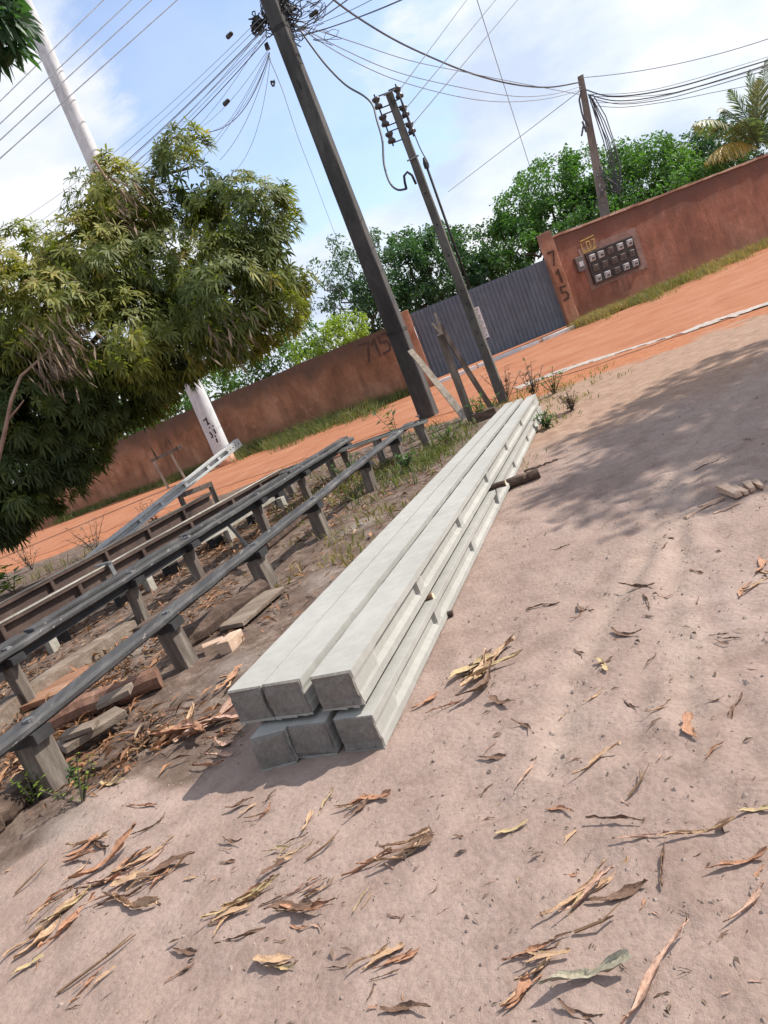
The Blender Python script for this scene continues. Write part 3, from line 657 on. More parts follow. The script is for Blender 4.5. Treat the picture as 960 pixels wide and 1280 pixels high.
# ------------------------------------------------------------------ timbers and boards on the ground under the rails
def plank(name, label, cat, pa, pb, w, h, mat, z=0.0, tilt=0, group=None, roll=0):
    a = gz(pa, z+h/2-.005); b_ = gz(pb, z+h/2-.005+tilt); t = thing(name, label, cat, (a.x, a.y, a.z-h/2), group)
    up = Vector((roll, 0, 1)); mb = MB(); mb.bar(a, b_, w, h, up, jit=min(.008, h*.12)); mb.build('board' if h < .08 else 'timber', mat, t, bevel=min(.008, h*.1)); return t
plank('board', 'flat weathered board on the ground at the foot of a front rail post', 'board', G(292, 790), G(346, 746), .24, .035, M['wood_old'], .03)
plank('wood_block', 'small pale wooden block beside the near poles', 'wood block', G(284, 820), G(300, 802), .09, .09, M['wood_pale'])
plank('brick_piece', 'flat pinkish brick piece next to the small wooden block', 'brick', G(256, 818), G(283, 805), .10, .06, M['wood_pale'])
plank('timber', 'long weathered square timber lying between the two front rails', 'timber', G(38, 880), G(168, 790), .16, .14, M['wood_old'])
plank('timber', 'dark half buried timber lying behind the front rail further along', 'timber', G(180, 800), G(300, 705), .15, .11, M['wood_log'])
plank('timber', 'short weathered timber at the left edge behind the front rail', 'timber', G(-60, 960), G(32, 884), .20, .15, M['wood_old'])
plank('timber', 'grey timber stub crossing beneath the second rail', 'timber', G(140, 800), G(185, 772), .14, .10, M['wood_old'])
plank('board', 'reddish square board lying flat behind the front rail', 'board', G(52, 885), G(92, 846), .32, .04, M['wood_red'], .02)
plank('board', 'broad tan board, upper one of the plank heap by the near post', 'board', G(85, 952), G(160, 905), .20, .05, M['wood_old'], .07)
plank('board', 'split dark board, lower one of the plank heap by the near post', 'board', G(118, 968), G(178, 912), .16, .06, M['wood_log'], .0)
plank('board', 'short brown board lying crosswise on the plank heap', 'board', G(135, 902), G(176, 884), .14, .035, M['wood_old'], .125)
plank('board', 'small plank end resting on the tan board of the heap', 'board', G(92, 945), G(132, 930), .12, .03, M['wood_old'], .125)
a = gz(G(75, 912), .075); c = gz(G(205, 858), .07); stick('log', 'reddish brown log lying under the front rail by the plank heap', 'log', a, c, .085, .075, worn('red_brown_bark', (.10, .05, .03), (.20, .10, .065), (.29, .16, .11), 5, (1, 1, 1), .95, .7, .02), False, .02)
a = gz(G(228, 815), .06); c = gz(G(335, 745), .06); stick('log', 'long dark log behind the front rail near the flat weathered board', 'log', a, c, .10, .09, M['wood_log'], False, .02)
a = gz(G(-20, 1052), .05); c = gz(G(48, 990), .06); stick('log', 'dark bark covered log at the left edge by the nearest rail post', 'log', a, c, .09, .08, M['wood_log'], False, .02)
a = gz(G(330, 690), .06); c = gz(G(392, 640), .06); stick('log', 'grey brown log between the rails half way along', 'log', a, c, .09, .08, M['wood_log'], False, .02)
# pale split wood on the sand at the right
def chunk(label, pa, pb, w, h, z=0.0):
    a = gz(pa, h/2+z); b_ = gz(pb, h/2+z+.005); t = thing('wood_chip', label, 'wood chip', (a.x, a.y, a.z-h/2), 'split wood at the right'); mb = MB(); mb.bar(a, b_, w, h, (0, .3, 1), w*.55, h*.6, jit=.003); mb.build('chip_body', M['wood_pale'], t); return t
chunk('long pale wood splinter pointing at the viewer on the right of the yard', G(857, 649), G(882, 634), .030, .014)
chunk('pale wood splinter between the long one and the split chunk', G(878, 635), G(906, 622), .036, .02)
chunk('largest pale split wood chunk of the scattered pieces', G(903, 613), G(925, 624), .06, .045)
chunk('flat pale wood slab tucked behind the largest chunk', G(916, 612), G(934, 620), .05, .03)
chunk('pale wood chunk at the right end of the scattered pieces', G(934, 606), G(942, 615), .05, .035)
chunk('small split piece touching the rightmost pale chunk', G(943, 603), G(954, 610), .04, .03)
chunk('thin tan sliver lying in front of the pale wood chunks', G(893, 643), G(926, 629), .016, .008)

# ------------------------------------------------------------------ utility poles
def rect_pole(mb, base, top, w0_, d0, w1_, d1, ang, flute=0.0):
    base = Vector(base); top = Vector(top); rings = []; n = 24
    x_ = Vector((math.cos(ang), math.sin(ang), 0)); y_ = Vector((-math.sin(ang), math.cos(ang), 0))
    for i in range(n+1):
        k = i/n; c = base.lerp(top, k); w = (w0_+(w1_-w0_)*k)/2; d_ = (d0+(d1-d0)*k)/2; ch = .12*w; f = flute*w
        pr_ = [(-w+ch, -d_), (w-ch, -d_), (w, -d_+ch), (w-f, -d_*.35), (w-f, d_*.35), (w, d_-ch), (w-ch, d_), (-w+ch, d_), (-w, d_-ch), (-w+f, d_*.35), (-w+f, -d_*.35), (-w, -d_+ch)]
        rings.append([c+x_*(p[0]+rnd.uniform(-.003, .003))+y_*(p[1]+rnd.uniform(-.003, .003)) for p in pr_])
    mb.loft(rings)
B1 = Vector((1.52, 14.95, 0)); T1 = Vector((1.50, 14.95, 9.2)); A1 = R(-25)
p1 = thing('utility_pole', 'tall dark rectangular concrete pole topped by tangled cables', 'utility pole', B1)
mb = MB(); rect_pole(mb, B1-UP*.3, T1, .345, .30, .25, .21, A1); mb.build('shaft', M['concrete_old'], p1)
for z in (1.75, 7.35):                                      # a steel band closed round the shaft
    mb = MB(); c = B1.lerp(T1, z/9.2); kz = z/9.2; hw = (.345-.095*kz)/2+.008; hd = (.30-.09*kz)/2+.008; x_ = Vector((math.cos(A1), math.sin(A1), 0)); y_ = Vector((-x_.y, x_.x, 0))
    mb.loft([[c+x_*sx*hw+y_*sy*hd+UP*dz for sx, sy in ((-1, -1), (1, -1), (1, 1), (-1, 1))] for dz in (-.03, .03)])
    mb.build('pole_band', M['rail_dark'], p1)
# tangle of splices and loops at its head
def squiggle(c, r, n, rr, mb, seed):
    q = random.Random(seed); ph = [q.uniform(0, 6.28) for _ in range(6)]; fx = [q.choice((1, 2, 3)) for _ in range(6)]
    pts = [c+Vector((r.x*math.sin(fx[0]*t_+ph[0])*math.cos(t_+ph[1]), r.y*math.sin(fx[2]*t_+ph[2]), r.z*math.sin(fx[3]*t_+ph[3])*math.cos(fx[4]*t_*.5+ph[4]))) for t_ in [6.283*i/n for i in range(n)]]
    mb.tube(pts, rr, 4)
mb = MB(); tc_ = W(351, 16, 15.15)
for i in range(30): squiggle(tc_+Vector((rnd.gauss(0, .10), rnd.gauss(0, .06), rnd.gauss(0, .20))), Vector((rnd.uniform(.08, .35), .15, rnd.uniform(.1, .4))), 26, rnd.uniform(.006, .014), mb, i)
for i in range(10): squiggle(W(324, 28, 15.0)+Vector((rnd.gauss(0, .06), rnd.gauss(0, .06), rnd.gauss(0, .12))), Vector((rnd.uniform(.05, .15), .08, rnd.uniform(.05, .16))), 20, .012, mb, 90+i)
for i in range(7): squiggle(W(372, 32, 15.1)+Vector((rnd.gauss(0, .25), rnd.gauss(0, .1), rnd.gauss(0, .22))), Vector((rnd.uniform(.1, .35), .1, rnd.uniform(.1, .3))), 24, .006, mb, 190+i)
mb.build('cable_tangle', M['black'], p1)
for px, py, s_ in ((322, 28, .13), (338, 6, .12), (352, 18, .10), (334, 58, .08), (346, 35, .09)):
    c = W(px, py, 15.25); mb = MB(); mb.bar(c-UP*s_*.7, c+UP*s_*.7, s_, s_*.8, (.3, 1, 0), jit=.01); mb.build('splice_box', M['black'], p1, bevel=.01)

B2 = Vector((2.52, 12.65, 0)); T2 = W(486, 116, 12.65); A2 = R(-22)
p2 = thing('utility_pole', 'shorter drilled grey pole carrying six insulators and a cable conduit', 'utility pole', B2)
mb = MB(); rect_pole(mb, B2-UP*.2, T2, .155, .15, .105, .10, A2, .10); mb.build('shaft', M['concrete_mid'], p2)
x2 = Vector((math.cos(A2), math.sin(A2), 0)); y2 = Vector((-x2.y, x2.x, 0))
for k in (1.0, 1.22, 1.46, 1.70, 1.92, 2.5, 3.0, 3.5): c = B2.lerp(T2, k/T2.z); c.z = k; w = .15-.05*k/T2.z; mb = MB(); mb.tube([c-y2*(w*.5-.003), c-y2*(w*.5+.004)], .02, 10); mb.build('bolt_hole', M['black'], p2)
def lathe(mb, c, prof, n=12): mb.loft([[c+Vector((r*math.cos(6.2832*i/n), r*math.sin(6.2832*i/n), z)) for i in range(n)] for r, z in prof])
for s_, spots in ((-1, [(471.5, 129), (480, 151), (488, 172)]), (1, [(498, 116), (505.5, 139), (513.5, 160)])):
    mb = MB(); cs = [W(px, py, 12.62) for px, py in spots]
    mb.tube([cs[0]+UP*.13, cs[2]-UP*.13], .012, 6)
    for c in cs:
        e = B2.lerp(T2, c.z/T2.z); e.z = c.z
        for dz in (.085, -.085): mb.bar(c+UP*dz, Vector((e.x, e.y-.02, c.z+dz)), .03, .012)
    mb.build('insulator_bracket', M['rail_dark'], p2)
    for c in cs:
        mb = MB(); lathe(mb, c, [(.03, -.085), (.06, -.075), (.066, -.045), (.045, -.02), (.036, 0), (.045, .02), (.066, .045), (.06, .075), (.03, .085)]); mb.build('insulator', M['porcelain'], p2, smooth=True)
mb = MB(); w = .075
for z in (T2.z-.02, T2.z-1.02): mb = MB(); mb.bar(T2-x2*w+Vector((0, 0, z-T2.z))-y2*.08, T2+x2*w*1.6+Vector((0, 0, z-T2.z))-y2*.08, .03, .02); mb.build('pole_band', M['steel'], p2)
ct = W(534, 210, 12.6); cb = Vector((B2.x+.095, B2.y-.02, 1.9))
mb = MB(); mb.tube([cb, cb.lerp(ct, .5), ct], .02, 8); mb.build('conduit', M['rail_dark'], p2, smooth=True)
mb = MB(); mb.tube([ct, ct+UP*.08, ct+UP*.16], [.042, .04, .015], 8); mb.build('weather_cap', M['black'], p2)
e = [W(*p, 12.5) for p in [(508, 236), (506, 228), (505, 220), (509, 215), (515, 219), (520, 230)]]
mb = MB(); mb.tube(e, .02, 7); mb.build('gooseneck', M['black'], p2, smooth=True)

B3 = W(759, 278, 26.2); B3.z = 0; q = W(757, 272, 26.2); T3 = W(725.5, 95, 26.2); dn = (T3-q); B3 = q-dn*(q.z/dn.z)
p3 = thing('utility_pole', 'leaning greyish pole behind the right wall with looped cables', 'utility pole', B3)
mb = MB(); rect_pole(mb, B3, T3, .40, .36, .19, .18, R(-20)); mb.build('shaft', M['pole_brown'], p3)
mb = MB()
for i in range(5): squiggle(W(768, 225, 26)+Vector((rnd.gauss(0, .25), 0, rnd.gauss(0, .35))), Vector((.25, .15, .45)), 24, .012, mb, 300+i)
for i, (dx, dy) in enumerate([(-3, 0), (0, 0), (4, 3), (8, 5), (2, 8), (10, 0)]):
    mb.tube([W(737+dx*.4, 118+dy, 26), W(747+dx, 145+dy, 26), W(757+dx, 175, 26), W(766+dx, 210, 26), W(769+dx*.6, 240, 26)], .018, 4)
mb.build('hanging_cable', M['wire'], p3)
mb = MB(); mb.tube([W(733, 165, 25.9), W(728, 152, 25.9), W(731, 150, 25.9), W(737, 158, 25.9)], .035, 6); mb.tube([W(727, 170, 25.9), W(729, 158, 25.9)], .03, 6)
mb.tube([W(727, 112, 25.9), W(724, 125, 25.9), W(727, 140, 25.9), W(730, 150, 25.9)], .03, 5); mb.build('cable_loop', M['wire'], p3)

B4_ = Vector((-4.18, 25.5, 0)); p4 = thing('utility_pole', 'thick round white concrete pole rising behind the mango tree', 'utility pole', B4_)
mb = MB(); rings = []
for i in range(25):
    z = -.3+21*i/24; r = .30-.115*max(0, z)/21; rings.append([B4_+Vector((r*math.cos(6.2832*k/24), r*math.sin(6.2832*k/24), z)) for k in range(24)])
mb.loft(rings); mb.build('shaft', M['pole_white'], p4, smooth=True)
mb = MB(); mb.tube([B4_-UP*.1, B4_+UP*.28], [.325, .306], 24); mb.build('base_stain', worn('soil_stained_foot', (.5, .2, .1), (.55, .27, .16), (.6, .4, .3), 3), p4, smooth=True)
mb = MB(); q = W(265, 527, 25.2)                         # weathered dark lettering on the shaft
def on_white(px, py, off=.004):
    x, y, w = ray(px, py); a_ = x*x+y*y; b__ = -2*(x*B4_.x+y*B4_.y); c_ = B4_.x**2+B4_.y**2-(.30)**2; disc = b__*b__-4*a_*c_
    if disc < 0: return None
    t = (-b__-math.sqrt(disc))/(2*a_); p = Vector((x*t, y*t, EYE+w*t)); r = .30-.115*max(0, p.z)/21
    n_ = Vector((p.x-B4_.x, p.y-B4_.y, 0)).normalized(); return Vector((B4_.x, B4_.y, p.z))+n_*(r+off)
for (x0_, y0_), (x1_, y1_) in [((257, 522), (260, 530)), ((259, 531), (262, 529)), ((261, 535), (267, 532)), ((262, 540), (266, 545)), ((267, 536), (270, 542)), ((264, 547), (270, 545)), ((270, 548), (272, 553)), ((254, 526), (257, 524))]:
    a = on_white(x0_, y0_); c = on_white(x1_, y1_)
    if a and c: mb.bar(a, c, .045, .01, (0, 1, 0))
mb.build('painted_mark', M['black_paint'], p4)
PINS = [(60, 72), (70.5, 95.5), (80, 117.5), (88, 138)]
mb = MB()
for px, py in ((48, 47), (88, 123), (95, 148)):
    c = W(px, py, 25.5); e = Vector((B4_.x+.1, B4_.y-.1, c.z)); mb.tube([e, c+Vector((.0, -.05, 0))], .03, 6); mb.bar(c-UP*.12, c+UP*.12, .05, .05, (0, 1, 0))
mb.build('step_bolt', M['steel'], p4)

# ------------------------------------------------------------------ stakes and boards leaning by the shorter pole
def stake(name, label, pa, pb, ya, yb, w, h, mat, ground=True, grp=None):
    a = W(pa[0], pa[1], ya); b_ = W(pb[0], pb[1], yb)
    if ground: a.z = -.08
    t = thing(name, label, 'stake', a, grp); mb = MB(); mb.bar(a, b_, w, h, (0, -1, .3), w*.85, h*.85, jit=.006); mb.build('shaft', mat, t); return t
s_ = stake('stake', 'thick dark stake standing upright left of the shorter pole', (590, 526), (550, 418), 11.9, 11.8, .115, .10, M['post_wood'])
s_ = stake('stake', 'dark stake slanting across the upright one to the foot of the shorter pole', (617, 512), (548, 405), 12.2, 11.65, .075, .055, M['post_wood'])
mb = MB(); a = W(552, 418, 11.62); mb.bar(a, W(543.5, 391, 11.62), .05, .035, (0, -1, .3), .03, .02); mb.bar(a, W(540, 404, 11.6), .04, .03, (0, -1, .3), .03, .02); mb.build('split_top', M['wood_grey_pale'], s_)
stake('plank', 'bleached plank leaning against the tall dark pole', (586, 525), (513, 438), 12.3, 14.2, .12, .04, M['wood_grey_pale'])
plank('timber', 'dark timber lying at the foot of the leaning stakes', 'timber', G(594, 528), G(622, 518), .2, .14, M['wood_log'])

# ------------------------------------------------------------------ overhead wires
def wire(label, a, b_, sag=0.0, r=.008, mat='wire', group=None, n=20, name='overhead_wire', pts=None, cat='wire', dips=True):
    if pts is None:
        a = Vector(a); b_ = Vector(b_); pts = [a.lerp(b_, i/n)-UP*(4*sag*(i/n)*(1-i/n)) for i in range(n+1)]
    mb = MB(); mb.tube(pts, r, 5); o = mb.build(name, M[mat], None, origin=pts[0]); return tag(o, label, cat, group)
# four lines on the white pole
for (a, b_), wh in zip([((-30, 156), (160, -30)), ((-30, 183), (196, -30)), ((-30, 203), (222, -30)), ((-30, 225), (255, -30))],
                       ['highest of the four parallel', 'second highest of the four parallel', 'third of the four parallel', 'lowest of the four parallel']):
    wire(wh+' lines crossing the white pole', W(*a, 22.0), W(*b_, 27.5), 0, .016, 'wire_pale', 'lines on the white pole')
def curve_px(pix, Ya, Yb, sub=6):
    """smooth chain of points through surveyed pixels, depth running from Ya to Yb"""
    P = []; n = len(pix)
    for i in range(n-1):
        p0, p1_, p2_, p3_ = pix[max(i-1, 0)], pix[i], pix[i+1], pix[min(i+2, n-1)]
        for k in range(sub):
            t = k/sub; f = lambda j: .5*(2*p1_[j]+(p2_[j]-p0[j])*t+(2*p0[j]-5*p1_[j]+4*p2_[j]-p3_[j])*t*t+(3*p1_[j]-p0[j]-3*p2_[j]+p3_[j])*t**3)
            P.append(W(f(0), f(1), Ya+(Yb-Ya)*(i+t)/(n-1)))
    P.append(W(*pix[-1], Yb)); return P
# fan of cables from the tall pole to the left
FAN = [((330, 18), (-40, 312), 24, .006), ((332, 24), (-40, 335), 26, .006), ((333, 32), (-40, 345), 26, .011), ((334, 34), (-30, 352), 28, .007), ((335, 40), (30, 320), 26, .008), ((335, 42), (60, 300), 24, .006),
       ((334, 30), (110, 245), 22, .007), ((336, 45), (150, 230), 22, .012), ((334, 36), (175, 215), 22, .006), ((336, 60), (225, 175), 20, .006), ((336, 62), (215, 215), 20, .006), ((337, 66), (258, 165), 20, .012), ((337, 68), (262, 165), 20, .006), ((337, 70), (275, 200), 18, .007), ((338, 72), (283, 222), 18, .006), ((336, 66), (240, 210), 18, .006)]
for i, (a, b_, Yb, r) in enumerate(FAN):
    k = 'thick dark' if r > .01 else 'thin'
    wire(k+' cable fanning out to the left from the head of the tall dark pole', W(*a, 14.5), W(*b_, Yb), rnd.uniform(.1, .35), r*.72, 'wire' if r > .01 else 'wire_pale', 'fan of '+k+' cables left of the tall pole')
for px, py in ((287, 44), (283, 128)):
    c = W(px, py, 15.6); mb = MB(); e_ = (W(px-8, py+8, 15.9)-c).normalized(); mb.tube([c-e_*.12, c-e_*.09, c+e_*.09, c+e_*.12], [.012, .04, .045, .012], 8)
    tag(mb.build('splice_closure', M['black'], None, origin=c), 'upper black splice closure on the fan of cables' if py < 100 else 'lower black splice closure on the fan of cables', 'splice')
# bundle leaving the tall pole upwards to the right
for i, (a, b_) in enumerate([((372, 38), (470, -30)), ((368, 40), (500, -20)), ((365, 42), (450, -35)), ((362, 30), (430, -30)), ((370, 45), (520, -8)), ((360, 22), (410, -25)), ((366, 48), (540, -18)), ((356, 14), (400, -30))]):
    wire('thin cable leaving the head of the tall pole upwards to the right', W(*a, 14.5), W(*b_, 11.5), .05, rnd.choice((.005, .006, .009)), 'wire', 'cables rising right of the tall pole')
c = W(392, 17, 14.0); mb = MB(); e_ = (W(402, 10, 13.8)-c).normalized(); mb.tube([c-e_*.12, c-e_*.09, c+e_*.09, c+e_*.12], [.012, .035, .04, .012], 8); tag(mb.build('splice_closure', M['black'], None, origin=c), 'black splice closure just right of the tall pole head', 'splice')
wire('thick dark cable swooping from the top edge down to the leaning pole', None, None, 0, .022, 'wire', None, pts=curve_px([(405, -10), (440, 17), (490, 48), (540, 72), (590, 92), (640, 105), (685, 109), (724, 103)], 17, 26))
for i, pix in enumerate([[(376, 34), (430, 62), (490, 88), (560, 106), (640, 120), (690, 118), (726, 108)], [(376, 36), (430, 70), (490, 98), (560, 118), (620, 127), (680, 124), (728, 112)], [(378, 32), (440, 52), (510, 75), (580, 90), (650, 104), (724, 118)]]):
    wire('slack thin cable hanging from the tall pole across to the leaning pole', None, None, 0, .009, 'wire_pale', 'slack thin cables between the poles', pts=curve_px(pix, 14.5, 26))
wire('drooping service cable looping from the tall pole into the conduit of the shorter pole', None, None, 0, .018, 'wire', None, pts=curve_px([(374, 36), (388, 56), (408, 82), (432, 106), (455, 120), (466, 132), (471, 150), (478, 176), (480, 205), (487, 228), (497, 237), (508, 236)], 14.4, 12.5))
wire('thin cable hanging down right of the shorter pole from its insulators', None, None, 0, .009, 'wire', None, pts=curve_px([(499, 118), (508, 140), (517, 165), (525, 185), (533, 200), (536, 206)], 12.5, 12.5))
for (a, b_), wh in zip([((500, 112), (598, -20)), ((507, 136), (640, -25)), ((515, 156), (668, -25))], ['upper', 'middle', 'lower']):
    wire(wh+' of three straight wires rising right from the insulators', W(*a, 12.55), W(*b_, 20), 0, .007, 'wire', 'straight wires from the insulators')
wire('very thin line crossing the clouds towards the trees behind the gate', W(590, -20, 24), W(664, 214, 34), 0, .012, 'wire_pale')
wire('thin drop line hanging beside the tall pole', None, None, 0, .007, 'wire_pale', None, pts=curve_px([(335, 70), (352, 110), (372, 170), (395, 230), (426, 312)], 14.5, 30))
c = W(343, 103, 14.6); mb = MB(); squiggle(c, Vector((.07, .04, .05)), 16, .016, mb, 5); tag(mb.build('splice_closure', M['black'], None, origin=c), 'small knot of cable on the thin drop line', 'splice')
for i, (pix, r) in enumerate([([(732, 112), (760, 120), (800, 118), (850, 108), (905, 92), (990, 66)], .03), ([(735, 118), (770, 126), (820, 121), (880, 106), (990, 72)], .024), ([(736, 122), (775, 130), (830, 124), (890, 108), (990, 78)], .018),
                        ([(738, 128), (790, 128), (840, 118), (900, 100), (990, 70)], .012), ([(738, 118), (790, 116), (850, 104), (990, 62)], .012), ([(742, 132), (780, 134), (840, 126), (900, 114), (990, 97)], .014), ([(735, 120), (790, 121), (860, 112), (990, 74)], .012)]):
    k = 'thick dark' if r > .02 else 'thin dark'
    wire(k+' cable running right from the leaning pole above the red wall', None, None, 0, r*.68, 'wire', k+' cables right of the leaning pole', pts=curve_px(pix, 26, 24))
wire('faint upper line running right from the leaning pole top', W(728, 97, 26), W(985, 40, 22), .2, .012, 'wire_pale', None)
wire('faint line rising left from the leaning pole past the clouds', W(727, 112, 26), W(560, 240, 38), 0, .012, 'wire_pale', None)

# ------------------------------------------------------------------ trees
def rand_dir(q):
    while True:
        v = Vector((q.uniform(-1, 1), q.uniform(-1, 1), q.uniform(-1, 1)))
        if .05 < v.length < 1: return v.normalized()
def limb(mb, a, b_, r0, r1, q, n=7, wob=.12):
    a = Vector(a); b_ = Vector(b_); L = (b_-a).length
    pts = [a.lerp(b_, i/n)+(rand_dir(q)*L*wob*.25 if 0 < i < n else Vector((0, 0, 0))) for i in range(n+1)]
    mb.tube(pts, [r0+(r1-r0)*i/n for i in range(n+1)], 7)
def whorl(mb, c, out, L, wd, n, q, tint):
    ref = Vector((0, 0, 1)) if abs(out.z) < .9 else Vector((1, 0, 0)); a = out.cross(ref).normalized(); b_ = out.cross(a)
    ph = q.uniform(0, 6.28)
    for k in range(n):
        t = ph+6.2832*k/n+q.uniform(-.25, .25); rad = a*math.cos(t)+b_*math.sin(t)
        d_ = (out*q.uniform(.15, .75)+rad).normalized(); side = d_.cross(out).normalized()
        l = L*q.uniform(.7, 1.15); dr = q.uniform(.25, .85); w = wd*q.uniform(.8, 1.2)
        p0 = c; z = Vector((0, 0, -1)); p1_ = c+d_*l*.4+z*dr*l*.10; p2_ = c+d_*l*.72+z*dr*l*.38; p3_ = c+d_*l*.9+z*dr*l*.75
        tt_ = min(1, max(0, tint+q.gauss(0, .07)))
        mb.add([p0, p1_-side*w*.5, p2_-side*w*.42, p3_, p2_+side*w*.42, p1_+side*w*.5], [(0, 1, 5), (1, 2, 4, 5), (2, 3, 4)], tt_)
def lobes_px(L): return [(W(px, py, Y), rx, ry, rz, d_, ti) for px, py, Y, rx, ry, rz, d_, ti in L]
def mango(name, label, lobes, base, seed, nscale, mat, L=.27, wd=.05, dead=None, bare=None, zmin=.38):
    q = random.Random(seed); t = thing(name, label, 'tree', base); mb = MB(); br = MB()
    fork = Vector(base)+UP*1.6+Vector((.25, 0, 0)); limb(br, Vector(base)-UP*.2, fork, .24, .17, q)
    for c, rx, ry, rz, dens, ti in lobes:
        if c.x < -2.4 or c.z > 3.3: limb(br, fork, c+Vector((0, 0, rz*.1)), .09, .025, q, 8, .3)
        n = int(nscale*dens*(rx*ry+ry*rz+rx*rz))
        for i in range(n):
            v_ = rand_dir(q); k = q.uniform(.55, 1.0)**.6
            p = c+Vector((v_.x*rx, v_.y*ry, v_.z*rz))*k
            p += Vector((noise.noise(p*1.7), noise.noise(p*1.7+Vector((9, 0, 0))), noise.noise(p*1.7+Vector((0, 9, 0)))))*.28
            if p.z < zmin or noise.noise(p*1.25+Vector((seed, 0, 0))) < -.24: continue
            out_ = (v_+Vector((0, 0, .25))).normalized()
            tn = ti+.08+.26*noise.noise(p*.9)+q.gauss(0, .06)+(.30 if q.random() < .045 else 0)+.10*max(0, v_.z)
            whorl(mb, p, out_, L*q.uniform(.7, 1.25), wd*q.uniform(.8, 1.2), q.randint(7, 12), q, tn)
    br.build('trunk', M['bark'], t); mb.build('crown', mat, t)
    if dead:
        md = MB()
        for c, r, n in dead:
            for i in range(n):
                p = c+Vector((q.gauss(0, r), q.gauss(0, r*.7), q.gauss(0, r))); d_ = Vector((q.gauss(.25, .4), q.gauss(0, .3), -1)).normalized(); md.leaf(p, d_, d_.cross(rand_dir(q)), q.uniform(.18, .32), q.uniform(.02, .045), .2, q.random())
        md.build('dead_leaves', M['leaf_dead'], t)
    if bare:
        bm_ = worn('pinkish_bare_wood', (.24, .14, .10), (.36, .22, .16), (.44, .29, .22), 6)
        for pts, r in bare: bb = MB(); bb.tube(pts, [r*(1-.5*i/(len(pts)-1)) for i in range(len(pts))], 6); bb.build('bare_branch', bm_, t)
    return t
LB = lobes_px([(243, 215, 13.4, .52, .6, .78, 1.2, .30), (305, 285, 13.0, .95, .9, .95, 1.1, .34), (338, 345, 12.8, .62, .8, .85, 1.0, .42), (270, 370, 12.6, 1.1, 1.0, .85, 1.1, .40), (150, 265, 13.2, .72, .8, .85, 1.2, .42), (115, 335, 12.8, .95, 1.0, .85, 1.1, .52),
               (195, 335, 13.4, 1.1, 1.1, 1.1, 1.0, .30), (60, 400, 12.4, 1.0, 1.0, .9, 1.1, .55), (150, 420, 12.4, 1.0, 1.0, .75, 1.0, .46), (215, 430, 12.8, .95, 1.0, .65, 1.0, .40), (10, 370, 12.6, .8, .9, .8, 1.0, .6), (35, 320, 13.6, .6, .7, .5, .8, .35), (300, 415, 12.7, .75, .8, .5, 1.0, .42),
               (40, 500, 13.2, 1.35, 1.3, 1.0, 1.2, .16), (130, 490, 13.4, 1.15, 1.2, .75, 1.1, .18), (40, 590, 13.4, 1.0, 1.0, .75, 1.2, .10), (-20, 560, 13.4, 1.2, 1.2, 1.2, 1.2, .10), (95, 545, 13.5, .75, .9, .6, 1.2, .12), (-15, 640, 13.6, .8, .8, .55, 1.2, .08), (195, 470, 13.3, .7, .9, .5, 1.0, .2), (-60, 450, 13.2, 1.3, 1.3, 1.3, 1.0, .3), (10, 640, 13.6, .6, .8, .45, 1.1, .08), (-50, 665, 13.6, .9, .9, .6, 1.2, .08)])  # low lobes: shade under the crown put into darker leaf tints
mango('mango_tree', 'large mango tree with drooping leaves overhanging the rails on the left', LB, (-8.4, 13.9, 0), 3, 240, M['leaf_mango'], L=.185, wd=.030,
      dead=[(W(75, 425, 11.4), .22, 130), (W(60, 455, 11.4), .16, 70), (W(150, 245, 12.4), .18, 70), (W(285, 405, 11.9), .22, 70), (W(200, 560, 12.9), .12, 8)],
      bare=[([W(-5, 585, 11.3), W(6, 540, 11.3), W(14, 500, 11.3), W(26, 470, 11.4), W(60, 440, 11.6)], .035), ([W(10, 525, 11.3), W(24, 508, 11.3), W(30, 500, 11.3)], .016), ([W(118, 200, 12.6), W(132, 222, 12.6), W(150, 250, 12.8)], .02)])
LB2 = lobes_px([(2, 20, 9.0, .18, .3, .26, 2.2, .25), (-40, -10, 9.0, .5, .5, .5, 1.5, .25), (14, 12, 9.0, .12, .2, .12, 2.0, .3), (-120, -60, 9.2, .9, .9, .9, 1, .2)])
mango('overhanging_tree', 'dark leafy branch tips hanging into the upper left corner', LB2, (-10.5, 9.6, 0), 11, 70, M['leaf_deep'], .26, .05)

def tree(name, label, lobes, base, seed, n_per, mat, ls, trunk_r=.16, group=None, gap=-.25, droop=.4):
    q = random.Random(seed); t = thing(name, label, 'tree', base, group); mb = MB(); br = MB()
    top = max(lobes, key=lambda l: l[0].z)[0]; fork = Vector(base).lerp(Vector((top.x, top.y, top.z)), .45); limb(br, Vector(base)-UP*.2, fork, trunk_r, trunk_r*.7, q)
    for c, rx, ry, rz, dens, ti in lobes:
        limb(br, fork, c, trunk_r*.5, trunk_r*.12, q, 7, .35)
        for i in range(int(n_per*dens*(rx*ry+ry*rz+rx*rz))):
            v_ = rand_dir(q); k = q.uniform(.4, 1.0)**.5
            p = c+Vector((v_.x*rx, v_.y*ry, v_.z*rz))*k
            p += Vector((noise.noise(p*1.1), noise.noise(p*1.1+Vector((9, 0, 0))), noise.noise(p*1.1+Vector((0, 9, 0)))))*.5
            if noise.noise(p*.9+Vector((seed*3, 0, 0))) < gap or p.z < .3: continue
            tn = ti+.5*noise.noise(p*.55)
            for j in range(6):
                d_ = (v_*.6+rand_dir(q)).normalized(); s_ = d_.cross(rand_dir(q)); l = ls*q.uniform(.7, 1.3)
                mb.leaf(p+rand_dir(q)*ls*.8, d_, s_, l, l*q.uniform(.36, .52), droop, min(1, max(0, tn+q.gauss(0, .12))))
    br.build('trunk', M['bark'], t); mb.build('crown', mat, t); return t
GRP = 'trees beyond the wall'
def gx(px, Y): p = W(px, 400, Y); return (p.x, Y, 0)
